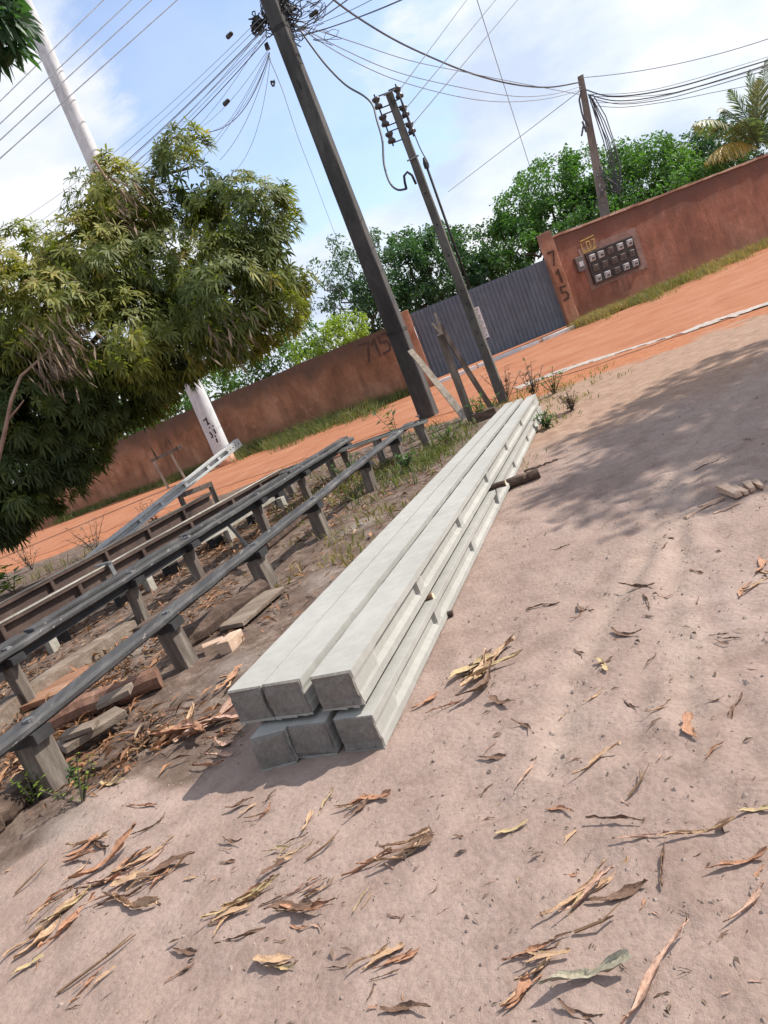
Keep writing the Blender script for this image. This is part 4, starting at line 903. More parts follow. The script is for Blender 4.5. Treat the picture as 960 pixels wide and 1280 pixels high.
tree('slender_tree', 'lacy pale tree with loose foliage just left of the tall dark pole', lobes_px([(408, 350, 37, 1.0, 1, .9, .9, .5), (440, 330, 37, .8, .9, .8, .7, .5), (455, 300, 37, .35, .5, .5, .9, .5), (425, 310, 37, .35, .5, .5, .7, .5), (390, 338, 37, .3, .4, .35, .8, .6), (396, 372, 37, 1.0, 1, .8, 1.1, .4), (440, 372, 37, 1.6, 1.2, 1.0, 1.1, .35), (466, 290, 37, .2, .3, .4, .9, .5)]), gx(432, 37), 21, 75, M['leaf_pale'], .18, .12, GRP, -.05)
tree('dense_tree', 'broad deep green tree between the tall pole and the shorter pole', lobes_px([(540, 325, 35, 1.8, 1.8, 1.5, 1, .5), (500, 350, 35, 1.5, 1.5, 1.5, 1, .4), (585, 320, 35, 1.4, 1.5, 1.2, 1, .55), (530, 300, 35.5, .9, 1, .7, 1, .6), (610, 335, 34.5, 1.0, 1.2, 1.0, 1, .45), (560, 360, 34, 2.2, 1.8, 1.3, 1, .35), (480, 385, 34, 1.5, 1.5, 1.2, 1, .3), (620, 355, 33, 1.6, 1.3, 1.0, 1, .35), (500, 310, 35.5, .8, .9, .6, 1, .5), (470, 360, 34.5, 1.2, 1.3, 1.0, 1, .35)]), gx(560, 35), 22, 95, M['leaf_deep'], .185, .2, GRP)
tree('dense_tree', 'large bright green tree rising behind the right end of the gate', lobes_px([(690, 240, 34, 1.6, 1.8, 1.5, 1, .55), (650, 270, 34, 1.4, 1.6, 1.3, 1, .5), (730, 225, 34, 1.2, 1.5, 1.2, 1, .55), (710, 205, 34, .5, .6, .45, 1, .7), (640, 305, 33.5, 1.5, 1.5, 1.0, 1, .4), (700, 285, 33, 1.9, 1.7, 1.3, 1, .35), (740, 255, 33.5, 1.0, 1.4, 1.2, 1, .4), (625, 285, 34, .7, .9, .7, 1, .5), (650, 320, 32, 1.4, 1.2, .8, 1, .35), (740, 285, 31, 1.2, 1.2, .8, 1, .35)]), gx(700, 34), 23, 95, M['leaf_green'], .185, .2, GRP)
tree('dense_tree', 'fresh green tree with pale tips behind the leaning pole', lobes_px([(800, 215, 33, 1.4, 1.6, 1.1, 1, .65), (840, 208, 33, 1.0, 1.3, .9, 1, .75), (780, 205, 33.5, 1.0, 1.2, .9, 1, .5), (815, 195, 33.5, .9, 1, .6, 1, .6), (770, 235, 32.5, 1.2, 1.3, 1.0, 1, .35), (850, 225, 32.5, 1.2, 1.3, .9, 1, .6), (810, 250, 31, 1.6, 1.2, .8, 1, .4), (870, 230, 31.5, 1.3, 1.2, .7, 1, .5)]), gx(812, 33), 24, 95, M['leaf_green'], .185, .18, GRP)
tree('dense_tree', 'darker tree between the fresh green one and the palm', lobes_px([(880, 185, 35, 1.1, 1.3, 1.1, 1, .3), (905, 180, 35, 1.1, 1.3, 1.0, 1, .35), (850, 188, 37, .7, .8, .5, 1, .3), (895, 205, 34, 1.4, 1.3, 1.0, 1, .3), (950, 195, 37, 2.0, 1.3, 1.4, 1, .3)]), gx(890, 35), 25, 90, M['leaf_deep'], .185, .16, GRP)
tree('lime_bush', 'lime green bush peeping over the left wall beside the tall pole', lobes_px([(405, 425, 27, .9, .9, .6, 1.3, .5), (430, 412, 27, .8, .8, .5, 1.3, .6), (385, 438, 27, .7, .8, .5, 1.2, .4), (448, 412, 26.5, .4, .5, .35, 1.2, .6)]), gx(412, 27), 26, 90, M['leaf_lime'], .15, .07, GRP)
tree('leafy_bush', 'green bush showing under the mango crown above the left wall', lobes_px([(260, 480, 30, 1.1, 1, .8, 1.2, .6), (300, 470, 30, 1.0, 1, .7, 1, .5), (150, 535, 33, 1.4, 1.2, .8, 1.2, .6), (190, 515, 32, 1.1, 1, .8, 1.2, .5), (340, 445, 30, 1.2, 1.1, .9, 1, .4), (105, 545, 34, 1.5, 1.2, 1.0, 1, .4), (370, 420, 31, .9, 1, .8, 1, .4), (220, 495, 33, 1.3, 1, 1.0, 1, .4)]), gx(220, 31), 27, 75, M['leaf_green'], .18, .1, GRP)
tree('dense_tree', 'dark tree crown seen through the gaps left of the mango foliage', lobes_px([(60, 520, 38, 2.5, 2, 2.2, 1, .4), (-40, 500, 38, 3, 2, 3, 1, .4), (150, 470, 40, 2, 2, 1.6, 1, .4)]), gx(60, 38), 28, 22, M['leaf_deep'], .34, .2, GRP)
# coconut palm
pc = W(947, 182, 31); tpalm = thing('coconut_palm', 'coconut palm with drooping fronds above the right end of the wall', 'palm', (pc.x+.4, 31, 0), GRP)
q = random.Random(5); mb = MB(); mb.tube([Vector((pc.x+.4, 31, -.2)), Vector((pc.x+.3, 31, 1.6)), pc-UP*.35], [.22, .16, .14], 10); mb.build('trunk', M['bark'], tpalm)
def frond(root, end, lift, droopy, tint, n=50, ll=.85):
    mb = MB(); root = Vector(root); end = Vector(end); pts = [root.lerp(end, i/n)+UP*(4*lift*(i/n)*(1-i/n)) for i in range(n+1)]
    mb.tube(pts, [.03*(1-.8*i/n) for i in range(n+1)], 5, tint=tint)
    for i in range(3, n):
        d_ = (pts[i+1]-pts[i-1]).normalized(); sd = d_.cross(UP)
        if sd.length < .05: sd = Vector((1, 0, 0))
        sd.normalize(); k = math.sin(math.pi*(.12+.85*i/n))
        for s_ in (-1, 1):
            v_ = (sd*s_*.75+d_*.75-UP*droopy+rand_dir(q)*.12).normalized(); l = ll*k*q.uniform(.85, 1.1)
            b0 = pts[i]; m_ = b0+v_*l*.55; e_ = b0+v_*l-UP*droopy*l*.35; w = d_*.03
            mb.add([b0-w*.6, m_-w, e_, m_+w, b0+w*.6], [(0, 1, 3, 4), (1, 2, 3)], min(1, max(0, tint+q.gauss(0, .08))))
    mb.build('frond', M['leaf_palm'], tpalm)
for (px, py, Y, lift, dr, ti) in [(936, 88, 31, .12, .12, .6), (958, 74, 31.5, .1, .12, .65), (912, 112, 31, .25, .25, .6), (866, 156, 30.2, .55, .6, .78), (880, 205, 30, .45, .8, .97), (900, 135, 31.6, .35, .4, .6), (975, 80, 30.6, .1, .15, .55), (948, 100, 30.2, .1, .12, .7), (925, 150, 29.6, .4, .45, .55), (1000, 130, 31, .5, .5, .5), (985, 190, 31, .6, .8, .6)]:
    frond(pc+rand_dir(q)*.08, W(px, py, Y), lift, dr, ti)
# tree off to the right that shades the yard
shade_l = [(Vector((x, y, z)), a_, b_, c_, d_, .5) for x, y, z, a_, b_, c_, d_ in [(9.1, 6.5, 7.0, .75, .75, .6, 1), (9.7, 7.5, 7.1, .9, .85, .6, 1), (10.5, 8.8, 7.2, 1.0, 1.0, .6, 1), (10.2, 6.7, 6.9, .9, .85, .6, 1), (11.0, 7.8, 7.3, 1.2, 1.1, .7, 1), (11.5, 9.4, 7.2, 1.1, 1.0, .6, 1), (12.3, 8.2, 7.4, 1.3, 1.2, .8, 1)]]
tree('shade_tree', 'broad tree at the right of the yard that shades the sand', shade_l, (10.6, 7.9, 0), 41, 95, M['leaf_green'], .2, .06, None, -.6)

# ------------------------------------------------------------------ grass and weeds
q = random.Random(9); mb = MB()
def blades(x, y, n, hgt, tint, spread=.12):
    for _ in range(n):
        p = Vector((x+q.gauss(0, spread), y+q.gauss(0, spread), relief(x, y) if abs(y) < 60 else 0)); d_ = Vector((q.gauss(0, .35), q.gauss(0, .35), 1)).normalized(); l = hgt*q.uniform(.5, 1.2)
        s_ = d_.cross(rand_dir(q)).normalized()*q.uniform(.004, .009); m_ = p+d_*l*.55; e_ = p+d_*l+Vector((q.gauss(0, .25), q.gauss(0, .25), -.12))*l
        mb.add([p-s_, p+s_, m_+s_*.8, e_, m_-s_*.8], [(0, 1, 2, 4), (4, 2, 3)], min(1, max(0, tint+q.gauss(0, .15))))
def wl_y(x): return interp(x, sorted(WL))
def wr_y(x): return interp(x, WR)
for i in range(1500):
    x = q.uniform(-13, 2.3); back = wl_y(x)-.1; deep = (3.0 if -3.8 < x < 1.2 else 1.1)*(.5+.9*max(0, .5+noise.noise((x*.8, 3, 0))))
    y = back-abs(q.gauss(0, .5))*deep
    dense = .35 if x < -7 else 1
    if q.random() < dense: blades(x, y, q.randint(8, 16), q.uniform(.25, .62) if -3.8 < x < 1.0 else q.uniform(.15, .4), .35+.3*noise.noise((x*.7, y*.7, 4)))
for i in range(1500):
    x = q.uniform(7.7, 22); back = wr_y(x)-.1; y = back-abs(q.gauss(0, .8))*(.6+.9*max(0, .5+noise.noise((x*.9, 7, 0))))
    blades(x, y, q.randint(7, 14), q.uniform(.15, .42), .66+.3*noise.noise((x*.5, y*.5, 4)))
for i in range(160):
    x = q.uniform(7.4, 9.0); blades(x, 23.3-abs(q.gauss(0, .25)), 10, .35, .8)
o = mb.build('grass', M['grass'], None); tag(o, 'tufted green and dry grass growing along the foot of the walls', 'grass', None, 'stuff')
mb = MB()
for (px, py, n, h_, ti, sp_) in [(600, 520, 26, .18, .3, .35), (640, 498, 18, .14, .45, .3), (690, 492, 18, .13, .5, .3), (685, 530, 10, .1, .3, .2), (670, 480, 10, .14, .55, .3), (505, 590, 60, .22, .2, .45), (470, 600, 50, .2, .3, .5), (430, 610, 24, .2, .45, .5), (530, 575, 50, .22, .25, .3), (555, 560, 40, .2, .3, .3), (395, 600, 18, .18, .3, .5), (345, 640, 20, .16, .5, .6), (420, 690, 16, .14, .6, .4), (450, 650, 26, .14, .55, .4), (60, 715, 12, .3, .5, .4), (110, 700, 16, .3, .6, .5), (180, 670, 16, .3, .6, .5), (350, 600, 16, .2, .5, .5), (300, 640, 16, .2, .5, .5), (520, 545, 16, .25, .3, .3), (570, 540, 16, .25, .35, .25), (760, 462, 8, .12, .5, .3), (730, 500, 6, .1, .5, .2), (700, 505, 8, .12, .5, .2), (640, 585, 8, .1, .3, .15)]:
    c = G(px, py)
    for _ in range(n): blades(c.x+q.gauss(0, sp_), c.y+q.gauss(0, sp_*1.3), q.randint(5, 9), h_*.8*q.uniform(.6, 1.2), ti+.1, .08)
o = mb.build('grass', M['grass'], None); tag(o, 'sparse weedy grass growing under the rails and around the pole feet', 'grass', None, 'stuff')

def weed(name, label, c, h_, n, ls, mat, seed, group=None, spread=.5, lw=.45):
    q2 = random.Random(seed); c = gz(c); t = thing(name, label, 'plant', c, group); st_ = MB(); lf = MB()
    for k in range(n):
        d_ = Vector((q2.gauss(0, spread*.5), q2.gauss(0, spread*.5), 1)).normalized(); L = h_*q2.uniform(.6, 1.05); e = c+d_*L; st_.tube([c-UP*.02, c+d_*L*.5+rand_dir(q2)*.02*h_, e], [.006, .005, .003], 4)
        for j in range(13):
            p = c.lerp(e, .2+.8*j/12); v_ = Vector((q2.gauss(0, 1), q2.gauss(0, 1), q2.uniform(.0, .7))).normalized(); l = ls*q2.uniform(.7, 1.2); lf.leaf(p, v_, v_.cross(UP), l, l*lw, q2.uniform(.1, .5), q2.random())
    st_.build('stem', M['bark'], t); lf.build('foliage', mat, t); return t
weed('weed_plant', 'spindly weed at the foot of the nearest rail post', G(105, 1010), .24, 5, .035, M['leaf_lime'], 1, None, .8)
weed('weed_plant', 'yellowing weed growing left of the nearest rail post', G(45, 1005), .26, 5, .04, M['leaf_lime'], 2, None, .7)
weed('weed_plant', 'small bright green seedling by the second rail near the reddish board', G(36, 880), .22, 2, .08, M['leaf_green'], 3)
weed('weed_plant', 'low weed sprouting right of the nearest rail post', G(100, 985), .14, 4, .035, M['leaf_green'], 4)
weed('broadleaf_plant', 'bright green broad leaved plant at the left edge behind the brown rails', G(16, 740), .7, 5, .30, M['leaf_lime'], 5, None, .9)
weed('shrub', 'dark sapling standing in front of the tall pole by the road', W(487, 530, 13.5)*Vector((1, 1, 0)) if False else Vector((.72, 13.6, 0)), .75, 3, .16, M['leaf_deep'], 6)
for i, (px, py, lab, h_, mt_) in enumerate([(604, 524, 'leafy weed between the slanting stake and the shorter pole', .5, 'leaf_green'), (634, 500, 'tall dry weed behind the foot of the shorter pole', .65, 'leaf_dead'), (668, 497, 'wispy weed by the far end of the concrete poles', .55, 'leaf_dead'), (693, 492, 'rounded green weed right of the far end of the poles', .4, 'leaf_green'), (684, 535, 'low green weed against the far right side of the pile', .24, 'leaf_green'), (560, 556, 'green weed between the rails and the pile end', .35, 'leaf_green'), (508, 590, 'bushy weed under the far end of the front rail', .3, 'leaf_green'), (440, 600, 'green weed under the far end of the second rail', .4, 'leaf_green'), (715, 512, 'small wilted weed on the sand right of the pile end', .28, 'leaf_dead'), (200, 665, 'dry shrub at the road edge behind the brown rails', .7, 'leaf_dead'), (120, 690, 'dry bushy weed at the road edge left of the pale beam', .8, 'leaf_dead'), (40, 712, 'withered weed at the road edge under the mango', .7, 'leaf_dead')]):
    weed('weed_plant', lab, G(px, py), h_, 9, .10 if h_ > .45 else .08, M[mt_], 60+i, None, .8)

# leaf litter under the rails, specks over the yard: uncountable
mb = MB(); q = random.Random(77); cnt = 0
CL = [(G(px, py), r) for px, py, r in [(40, 920, .5), (150, 830, .6), (110, 900, .35), (240, 760, .8), (270, 690, .9), (390, 640, 1.0), (330, 660, .9), (20, 985, .5), (0, 860, .7), (130, 750, .8), (60, 790, .8), (420, 600, 1.0), (470, 585, .8), (215, 700, 1), (150, 940, .25)]]
while cnt < 10500:
    if q.random() < .35:
        y = q.uniform(3.4, 14); x = q.uniform(-8, .9)
    else:
        c, r = q.choice(CL); x = c.x+q.gauss(0, r*.6); y = c.y+q.gauss(0, r*.8)
    L = left_of_pile(x, y)
    if L < .02 or y < 3.35-x*.12 or y > interp(x, ROAD_NEAR)-.3: continue
    if noise.noise((x*1.1, y*1.1, 40)) < -.25 and q.random() < .8: continue
    cnt += 1
    p = gz((x, y, 0), q.uniform(.004, .03)); d_ = Vector((q.gauss(0, 1), q.gauss(0, 1), q.gauss(0, .22))).normalized(); s_ = d_.cross(Vector((q.gauss(0, .4), q.gauss(0, .4), 1))).normalized(); l = q.uniform(.03, .14); w = l*q.uniform(.12, .3)
    up = UP*l*q.uniform(0, .2); m_ = p+d_*l*.5
    mb.add([p, m_-s_*w*.5+up, m_+up*.3, m_+s_*w*.5+up, p+d_*l], [(0, 1, 2), (0, 2, 3), (1, 4, 2), (2, 4, 3)], min(1, max(0, q.gauss(.5, .25))))
tag(mb.build('leaf_litter', M['litter'], None), 'rusty brown fallen leaf litter covering the soil under the rails', 'leaf litter', None, 'stuff')
mb = MB()
for i in range(4200):
    y = .9+7*q.random()**1.3; x = q.uniform(-2.4, 4.5)*(.35+y/8)
    if left_of_pile(x, y) > -.1 and left_of_pile(x, y) < .0: continue
    if -.85 < left_of_pile(x, y) < .05 and y > 2.8: continue
    p = gz((x, y, 0), .003); d_ = Vector((q.gauss(0, 1), q.gauss(0, 1), .1)).normalized(); s_ = d_.cross(UP); l = q.uniform(.006, .022)*(1 if q.random() < .9 else 2.2); w = l*q.uniform(.12, .4)
    mb.add([p, p+d_*l*.5-s_*w*.5+UP*l*.2, p+d_*l, p+d_*l*.5+s_*w*.5+UP*l*.1], [(0, 1, 2, 3)], q.random())
gb = MB(); q = random.Random(5)
for i in range(3600):
    y = .9+6.5*q.random()**1.4; x = q.uniform(-2.6, 4.2)*(.35+y/8)
    if -.85 < left_of_pile(x, y) < .06 and y > 2.8: continue
    r = q.uniform(.0022, .006)*(1 if q.random() < .93 else 2.2)*(1+y*.08); c = gz((x, y, 0), r*.25); a0 = q.uniform(0, 6.28)
    ring = [c+Vector((math.cos(a0+1.2566*k)*r*q.uniform(.7, 1.3), math.sin(a0+1.2566*k)*r*q.uniform(.7, 1.3), -r*.4)) for k in range(5)]
    gb.add(ring+[c+Vector((q.uniform(-.3, .3)*r, q.uniform(-.3, .3)*r, r*q.uniform(.35, .65)))], [(k, (k+1) % 5, 5) for k in range(5)])
tag(gb.build('grit', worn('sandy_clods', (.25, .185, .152), (.31, .232, .195), (.36, .28, .24), 9, (1, 1, 1), .97, .3, .002), None), 'fine sandy clods and grit strewn over the yard', 'grit', None, 'stuff')
tag(mb.build('scraps', M['bits'], None), 'tiny dark leaf crumbs and twig bits sprinkled over the sandy yard', 'leaf scraps', None, 'stuff')

# ------------------------------------------------------------------ dry leaves and husks lying on the yard, each one an object
def leaf_mesh(seed, fold, curl, twist, slim, torn):
    """unit-length dry husk along +X: lengthwise fold, rolled edges, twist, torn end, real thickness"""
    q = random.Random(seed); n = 14; m_ = 5; vs = []; fs = []
    bend = q.uniform(-.25, .25); ph = q.uniform(0, 6)
    for i in range(n+1):
        t = i/n; wd = slim*(math.sin(math.pi*min(1, .06+.94*t))**.6)*(1-.35*t)*(1+.3*math.sin(ph+t*9)+.15*math.sin(ph*3+t*23))+.008
        cy = bend*t*(1-t)*1.2+.03*math.sin(ph+5*t); cz = .05+curl*(t-.45)**2+.025*math.sin(ph*2+7*t); tw = twist*(t-.5)
        for j in range(m_+1):
            s_ = (j/m_-.5)*2; a = s_*fold; yy = wd*.5*(math.sin(a)/max(fold, .05)); zz = wd*.5*((1-math.cos(a))/max(fold, .05))
            y2_ = yy*math.cos(tw)-zz*math.sin(tw); z2_ = yy*math.sin(tw)+zz*math.cos(tw)
            xx = t+(q.uniform(-torn, torn) if i in (0, n) else 0)
            vs.append((xx-.5, cy+y2_+q.uniform(-.008, .008), max(.0, cz+z2_+q.uniform(-.011, .011)+.014*math.sin(j*2.1+t*11+ph))))
    for i in range(n):
        for j in range(m_): a = i*(m_+1)+j; fs.append((a, a+m_+1, a+m_+2, a+1))
    zmin = min(v_[2] for v_ in vs)
    me = bpy.data.meshes.new('dry_leaf'); me.from_pydata([(a, b_, c-zmin) for a, b_, c in vs], [], fs); me.polygons.foreach_set('use_smooth', [True]*len(fs)); me.update(); return me
SHAPES = [(1.1, .25, .5, .16, .03), (1.5, .35, 1.2, .10, .05), (.8, .15, .3, .22, .02), (1.9, .2, 2.0, .13, .06), (1.2, .5, .9, .14, .03), (2.4, .1, .6, .10, .03), (.9, .3, 1.6, .18, .05), (1.7, .15, .2, .07, .02), (1.3, .4, 2.6, .12, .07)]
LM = {}
for mk in HUSK:
    for i, s_ in enumerate(SHAPES):
        me = leaf_mesh(i*13+len(mk), *s_); me.materials.append(HUSK[mk]); LM[mk, i] = me
WORD = {'tan': 'tan', 'orange': 'orange brown', 'brown': 'dark brown', 'straw': 'straw yellow', 'pink': 'pinkish tan', 'grey': 'pale grey'}
lr = random.Random(17); NLEAF = [0]
def dry(pa, pb, mk, label=None, where=None, shape=None, wmul=1.0, lift=0.0):
    a = G(*pa); b_ = G(*pb); L = max(.03, (b_-a).length); c = (a+b_)/2; ang = math.atan2(b_.y-a.y, b_.x-a.x)
    o = bpy.data.objects.new('dry_leaf', LM[mk, lr.randrange(len(SHAPES)) if shape is None else shape]); COL.objects.link(o)
    o.location = gz(c, .001+lift); o.rotation_euler = (lr.uniform(-.15, .15), lr.uniform(-.04, .04), ang+(math.pi if lr.random() < .5 else 0)); s_ = min(L, .55); o.scale = (s_, s_*wmul*lr.uniform(.85, 1.5), s_*wmul*lr.uniform(.8, 1.2)); NLEAF[0] += 1
    if label: tag(o, label, 'dry leaf', 'dry leaves on the sand')
    else: tag(o, WORD[mk]+' dry leaf strip '+where, 'dry leaf', WORD[mk]+' leaves '+where)
    return o
def bundle(pa, pb, n, mks, where, spread=8):
    n = int(n*1.1) if pa[1] > 1000 else n
    for k in range(n):
        t = lr.uniform(0, .55) if n > 1 else 0; t2 = min(1, t+lr.uniform(.35, .7)) if n > 1 else 1; ox, oy = lr.gauss(0, spread*1.25), lr.gauss(0, spread*1.0)
        f = lambda u: (pa[0]+(pb[0]-pa[0])*u+ox+lr.gauss(0, spread*.75), pa[1]+(pb[1]-pa[1])*u+oy+lr.gauss(0, spread*.75))
        dry(f(t), f(t2), mks[k % len(mks)], None, where, None, lr.uniform(.8, 1.2), .012*lr.random()*min(n, 5)/5)
bundle((5, 1205), (110, 1115), 9, ['tan', 'orange', 'tan', 'straw'], 'in the long heap at the lower left edge', 9)
bundle((110, 1125), (240, 1065), 13, ['tan', 'brown', 'orange', 'pink', 'tan'], 'in the big heap at the lower left', 13)
bundle((65, 1092), (150, 1055), 6, ['tan', 'orange'], 'in the small heap above the big lower left heap', 8)
bundle((250, 1168), (352, 1108), 8, ['tan', 'straw', 'orange'], 'in the slanting heap at the lower centre left', 7)
bundle((328, 1082), (382, 1055), 7, ['straw', 'tan', 'brown'], 'in the curled clump in front of the pile', 8)
bundle((372, 1052), (414, 985), 2, ['tan', 'straw'], 'reaching from the curled clump up to the pile', 3)
bundle((78, 1262), (142, 1208), 4, ['pink', 'orange', 'tan'], 'in the bottom left clump', 7)
bundle((318, 1150), (426, 1130), 5, ['brown', 'orange', 'tan'], 'in the flat heap at the bottom centre left', 6)
bundle((360, 1130), (442, 1100), 4, ['pink', 'tan', 'brown'], 'just above the flat heap', 7)
bundle((438, 1092), (540, 1045), 5, ['tan', 'orange', 'brown'], 'in the slanting clump right of centre', 6)
bundle((448, 1155), (482, 1090), 2, ['straw', 'tan'], 'standing across the slanting clump', 3)
bundle((318, 1212), (385, 1215), 3, ['tan', 'straw'], 'in the frayed clump near the bottom', 6)
bundle((442, 1228), (525, 1182), 5, ['tan', 'orange', 'brown'], 'in the bottom centre clump', 6)
bundle((640, 1200), (715, 1188), 5, ['brown', 'tan', 'orange'], 'in the torn clump at the lower right', 8)
bundle((615, 1275), (692, 1200), 4, ['orange', 'tan'], 'trailing down from the torn clump at the lower right', 7)
bundle((690, 1165), (800, 1068), 5, ['tan', 'pink', 'straw'], 'in the long twisted clump at the lower right', 6)
bundle((565, 862), (650, 800), 9, ['tan', 'brown', 'straw', 'brown'], 'in the heap right of the concrete poles', 10)
bundle((875, 803), (925, 798), 3, ['brown', 'tan'], 'in the flat clump at the right edge', 4)
bundle((190, 950), (300, 890), 11, ['orange', 'tan', 'pink', 'orange'], 'in the drift left of the pile front', 14)
bundle((240, 955), (312, 925), 6, ['orange', 'brown', 'pink'], 'in the shadow of the pile front', 10)
bundle((285, 1022), (335, 990), 5, ['brown', 'tan', 'orange'], 'below the shadow of the pile', 8)
bundle((425, 1022), (485, 992), 5, ['tan', 'brown', 'orange'], 'in front of the lower right pole end', 7)
bundle((270, 1058), (312, 1068), 3, ['brown', 'tan'], 'between the big heap and the curled clump', 5)
bundle((260, 880), (310, 845), 5, ['orange', 'tan', 'pink'], 'against the left side of the pile', 8)
bundle((10, 1010), (70, 960), 6, ['orange', 'tan', 'brown'], 'around the nearest rail post', 12)
for pa, pb, mk, lab, sh in [
    ((622, 1047), (663, 1028), 'straw', 'straw yellow curled leaf alone on the sand below centre right', 2), ((685, 1014), (720, 1020), 'orange', 'short orange brown leaf right of the yellow curled one', 0),
    ((735, 1031), (806, 1035), 'brown', 'dark brown rolled leaf shaped like a cigar at the lower right', 5), ((922, 1022), (966, 1014), 'straw', 'yellow crinkled leaf at the right edge near the bottom', 2),
    ((830, 1057), (922, 1032), 'tan', 'long tan strip slanting to the right edge', 7), ((768, 1056), (840, 1050), 'pink', 'thin pinkish strip left of the long tan strip', 7),
    ((886, 1092), (962, 1066), 'orange', 'orange brown bent strip at the right edge', 4), ((908, 1162), (958, 1108), 'pink', 'pinkish strip standing steep at the lower right edge', 1),
    ((735, 1130), (812, 1108), 'brown', 'broad dark brown leaf crossing the long twisted clump', 0), ((682, 1247), (792, 1206), 'grey', 'pale grey long leaf near the bottom right of centre', 0),
    ((700, 1250), (757, 1277), 'brown', 'dark folded leaf below the pale grey long leaf', 4), ((780, 1292), (864, 1162), 'pink', 'longest pinkish husk strip running off the bottom edge', 1),
    ((834, 1112), (834, 1058), 'brown', 'dark upright strip right of the long twisted clump', 5), ((720, 977), (778, 938), 'tan', 'tan strip on open sand right of the pile front', 1),
    ((778, 735), (821, 738), 'brown', 'dark flat leaf on the sand at the edge of the shade', 3), ((766, 788), (804, 796), 'brown', 'dark boat shaped leaf below the flat one near the shade', 4),
    ((744, 828), (761, 842), 'straw', 'short yellowish leaf in the middle of the yard', 2), ((730, 882), (756, 865), 'tan', 'small tan leaf under the short yellowish one', 1),
    ((613, 877), (645, 882), 'brown', 'brown almond shaped leaf right of the pile front', 2), ((860, 898), (874, 930), 'orange', 'upright orange brown leaf on the right of the yard', 2),
    ((808, 898), (842, 885), 'tan', 'slim tan leaf left of the upright orange one', 1), ((780, 878), (799, 889), 'brown', 'little dark leaf left of the slim tan one', 3),
    ((928, 748), (966, 727), 'tan', 'tan strip at the right edge above the flat clump', 1), ((598, 948), (633, 946), 'brown', 'reddish dark leaf on the sand right of the lower pole', 6),
    ((648, 987), (676, 950), 'pink', 'pale pinkish sliver right of the lower pole ends', 7), ((910, 906), (926, 868), 'brown', 'dark twig like strip near the right edge', 7),
    ((882, 957), (906, 934), 'orange', 'small reddish curled leaf near the right edge', 3), ((534, 896), (581, 878), 'orange', 'long orange brown leaf beside the lower right pole', 7),
    ((516, 890), (549, 868), 'orange', 'short orange leaf touching the sand by the lower right pole', 0), ((478, 1262), (541, 1264), 'brown', 'dark brown leaf at the bottom edge left of centre', 0),
    ((128, 986), (162, 980), 'straw', 'bright yellow leaf below the plank heap', 2), ((205, 1228), (242, 1203), 'orange', 'orange thin strip at the bottom left', 7),
    ((268, 1182), (332, 1162), 'brown', 'dark slim strip under the slanting heap', 7), ((215, 1186), (246, 1191), 'brown', 'small dark tuft leaf below the big heap', 6),
    ((230, 1100), (248, 1096), 'tan', 'small tan flake right of the big heap', 2), ((160, 1012), (196, 1010), 'orange', 'slim orange leaf between the yellow leaf and the pile shadow', 7),
    ((165, 1045), (200, 1028), 'brown', 'dark curl above the big lower left heap', 3), ((660, 758), (700, 752), 'brown', 'thin dark strip on the shaded sand right of the pile', 7),
    ((868, 590), (900, 577), 'brown', 'dark scrap on the shaded sand above the split wood', 7), ((690, 690), (712, 683), 'brown', 'dark scrap on the shaded sand beside the pile', 3),
    ((2, 1096), (20, 1086), 'tan', 'tan flake at the left edge above the long heap', 6)]:
    dry(pa, pb, mk, lab, None, sh)
for i in range(95):                                         # scattered loose ones
    px, py = lr.uniform(20, 955), lr.uniform(690, 1270)
    if px < 560 and py < 1010: continue
    c = G(px, py); l = lr.uniform(10, 26); an = lr.gauss(-25, 40)
    dry((px, py), (px+l*math.cos(R(an)), py+l*math.sin(R(an))), lr.choice(['tan', 'brown', 'brown', 'orange', 'pink', 'brown']), None, 'scattered singly over the open sand')
for i, (pa, pb, lab) in enumerate([((72, 1243), (172, 1172), 'long thin twig above the bottom left clump'), ((720, 1170), (768, 1148), 'thin bent twig under the long twisted clump'), ((787, 1000), (803, 972), 'small forked twig on the sand at the lower right'), ((385, 1080), (420, 1050), 'short dark twig right of the curled clump'), ((455, 790), (470, 772), 'thin twig on the ground beside the pile'), ((20, 1120), (60, 1085), 'thin grey twig beside the small heap on the left')]):
    a = gz(G(*pa), .008); b_ = gz(G(*pb), .012); mid = a.lerp(b_, .5)+Vector((.02, -.015, .012)); mb = MB(); mb.tube([a, mid, b_], [.0045, .004, .0025], 5); mb.tube([mid, mid+(b_-a)*.3+Vector((.03, .02, .01))], [.003, .0015], 4)
    tag(mb.build('twig', M['stick'], None, origin=a), lab, 'twig', 'twigs on the sand')

# ------------------------------------------------------------------ camera, sun, sky
cam = bpy.data.cameras.new('camera'); co = bpy.data.objects.new('camera', cam); COL.objects.link(co); SC.camera = co
cam.sensor_fit = 'VERTICAL'; cam.sensor_height = 24; cam.lens = 24*F/1280; cam.clip_end = 5000; cam.clip_start = .02
fw = Vector((0, math.cos(TH), -math.sin(TH))); rt = Vector((1, 0, 0)); up = rt.cross(fw)
# photo is rolled: image-right = rt*cos - up*sin ...
rx = rt*math.cos(RO)-up*math.sin(RO); ux = rt*math.sin(RO)+up*math.cos(RO)
co.matrix_world = Matrix(((rx.x, ux.x, -fw.x, 0), (rx.y, ux.y, -fw.y, 0), (rx.z, ux.z, -fw.z, EYE), (0, 0, 0, 1)))

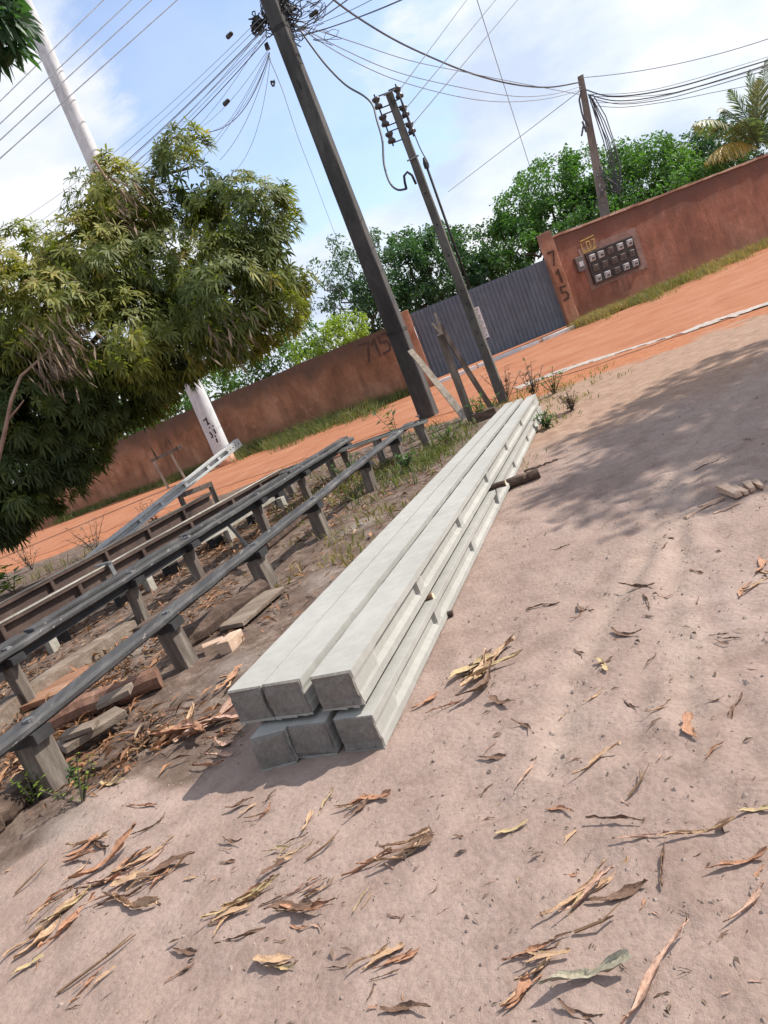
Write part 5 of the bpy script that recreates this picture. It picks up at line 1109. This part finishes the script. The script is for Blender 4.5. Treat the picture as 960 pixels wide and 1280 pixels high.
EL = R(44); AZ = math.atan2(.98, .20)
sdir = Vector((math.sin(AZ)*math.cos(EL), math.cos(AZ)*math.cos(EL), math.sin(EL)))
sun = bpy.data.lights.new('sun', 'SUN'); sun.energy = 5.0; sun.angle = R(.5); sun.color = (1, .95, .87)
so_ = bpy.data.objects.new('sun', sun); COL.objects.link(so_); so_.rotation_euler = (-sdir).to_track_quat('-Z', 'Y').to_euler(); so_.location = (20, 10, 30)
wld = bpy.data.worlds.new('World'); SC.world = wld; wld.use_nodes = True; nt = wld.node_tree; nt.nodes.clear()
out = N(nt, 'ShaderNodeOutputWorld'); bg = N(nt, 'ShaderNodeBackground'); nt.links.new(bg.outputs[0], out.inputs[0])
sky = N(nt, 'ShaderNodeTexSky', sky_type='NISHITA'); sky.sun_disc = False; sky.sun_elevation = EL; sky.sun_rotation = AZ; sky.dust_density = 1.5; sky.air_density = 1.0
tcn = N(nt, 'ShaderNodeTexCoord'); mp = N(nt, 'ShaderNodeMapping'); mp.inputs['Scale'].default_value = (1, 1, 1.9); mp.inputs['Location'].default_value = (.35, .2, .1); nt.links.new(tcn.outputs['Generated'], mp.inputs[0])
c1_ = tex_noise(nt, mp.outputs[0], 3.2, 10, .60, .25); c2_ = tex_noise(nt, mp.outputs[0], 1.1, 4, .5)
def blob(px, py, a0, a1):
    d_ = Vector(ray(px, py)).normalized(); vm = N(nt, 'ShaderNodeVectorMath', operation='DOT_PRODUCT'); nt.links.new(tcn.outputs['Generated'], vm.inputs[0]); vm.inputs[1].default_value = d_
    return maprange(nt, vm.outputs['Value'], math.cos(R(a1)), math.cos(R(a0)))
blue = math_n(nt, 'ADD', math_n(nt, 'MULTIPLY', blob(420, 90, 2, 17), .19), math_n(nt, 'MULTIPLY', blob(250, 150, 2, 12), .12))
white = math_n(nt, 'ADD', math_n(nt, 'MULTIPLY', blob(660, 60, 3, 14), .14), math_n(nt, 'ADD', math_n(nt, 'MULTIPLY', blob(860, 60, 3, 16), .10), math_n(nt, 'MULTIPLY', blob(20, 150, 4, 22), .07)))
cov = math_n(nt, 'ADD', math_n(nt, 'SUBTRACT', math_n(nt, 'ADD', math_n(nt, 'MULTIPLY', c1_, .72), math_n(nt, 'MULTIPLY', c2_, .28)), blue), white)
mask = maprange(nt, cov, .395, .505, .27, 1.0)
shade = ramp(nt, tex_noise(nt, mp.outputs[0], 4.0, 6, .55), [(.38, (3.5, 4.0, 4.9)), (.5, (4.5, 4.85, 5.4)), (.6, (5.4, 5.45, 5.6))])
sk2 = mix(nt, 1.0, sky.outputs[0], (1.05, 1.15, 1.3), 'MULTIPLY')
colw = mix(nt, math_n(nt, 'MULTIPLY', mask, .93), sk2, shade); nt.links.new(colw, bg.inputs[0]); bg.inputs[1].default_value = .15
vs_ = SC.view_settings; vs_.view_transform = 'Standard'; vs_.look = 'None'; vs_.exposure = 0.38; vs_.gamma = 1.0; vs_.use_curve_mapping = False
SC.cycles.max_bounces = 6; SC.cycles.transparent_max_bounces = 4
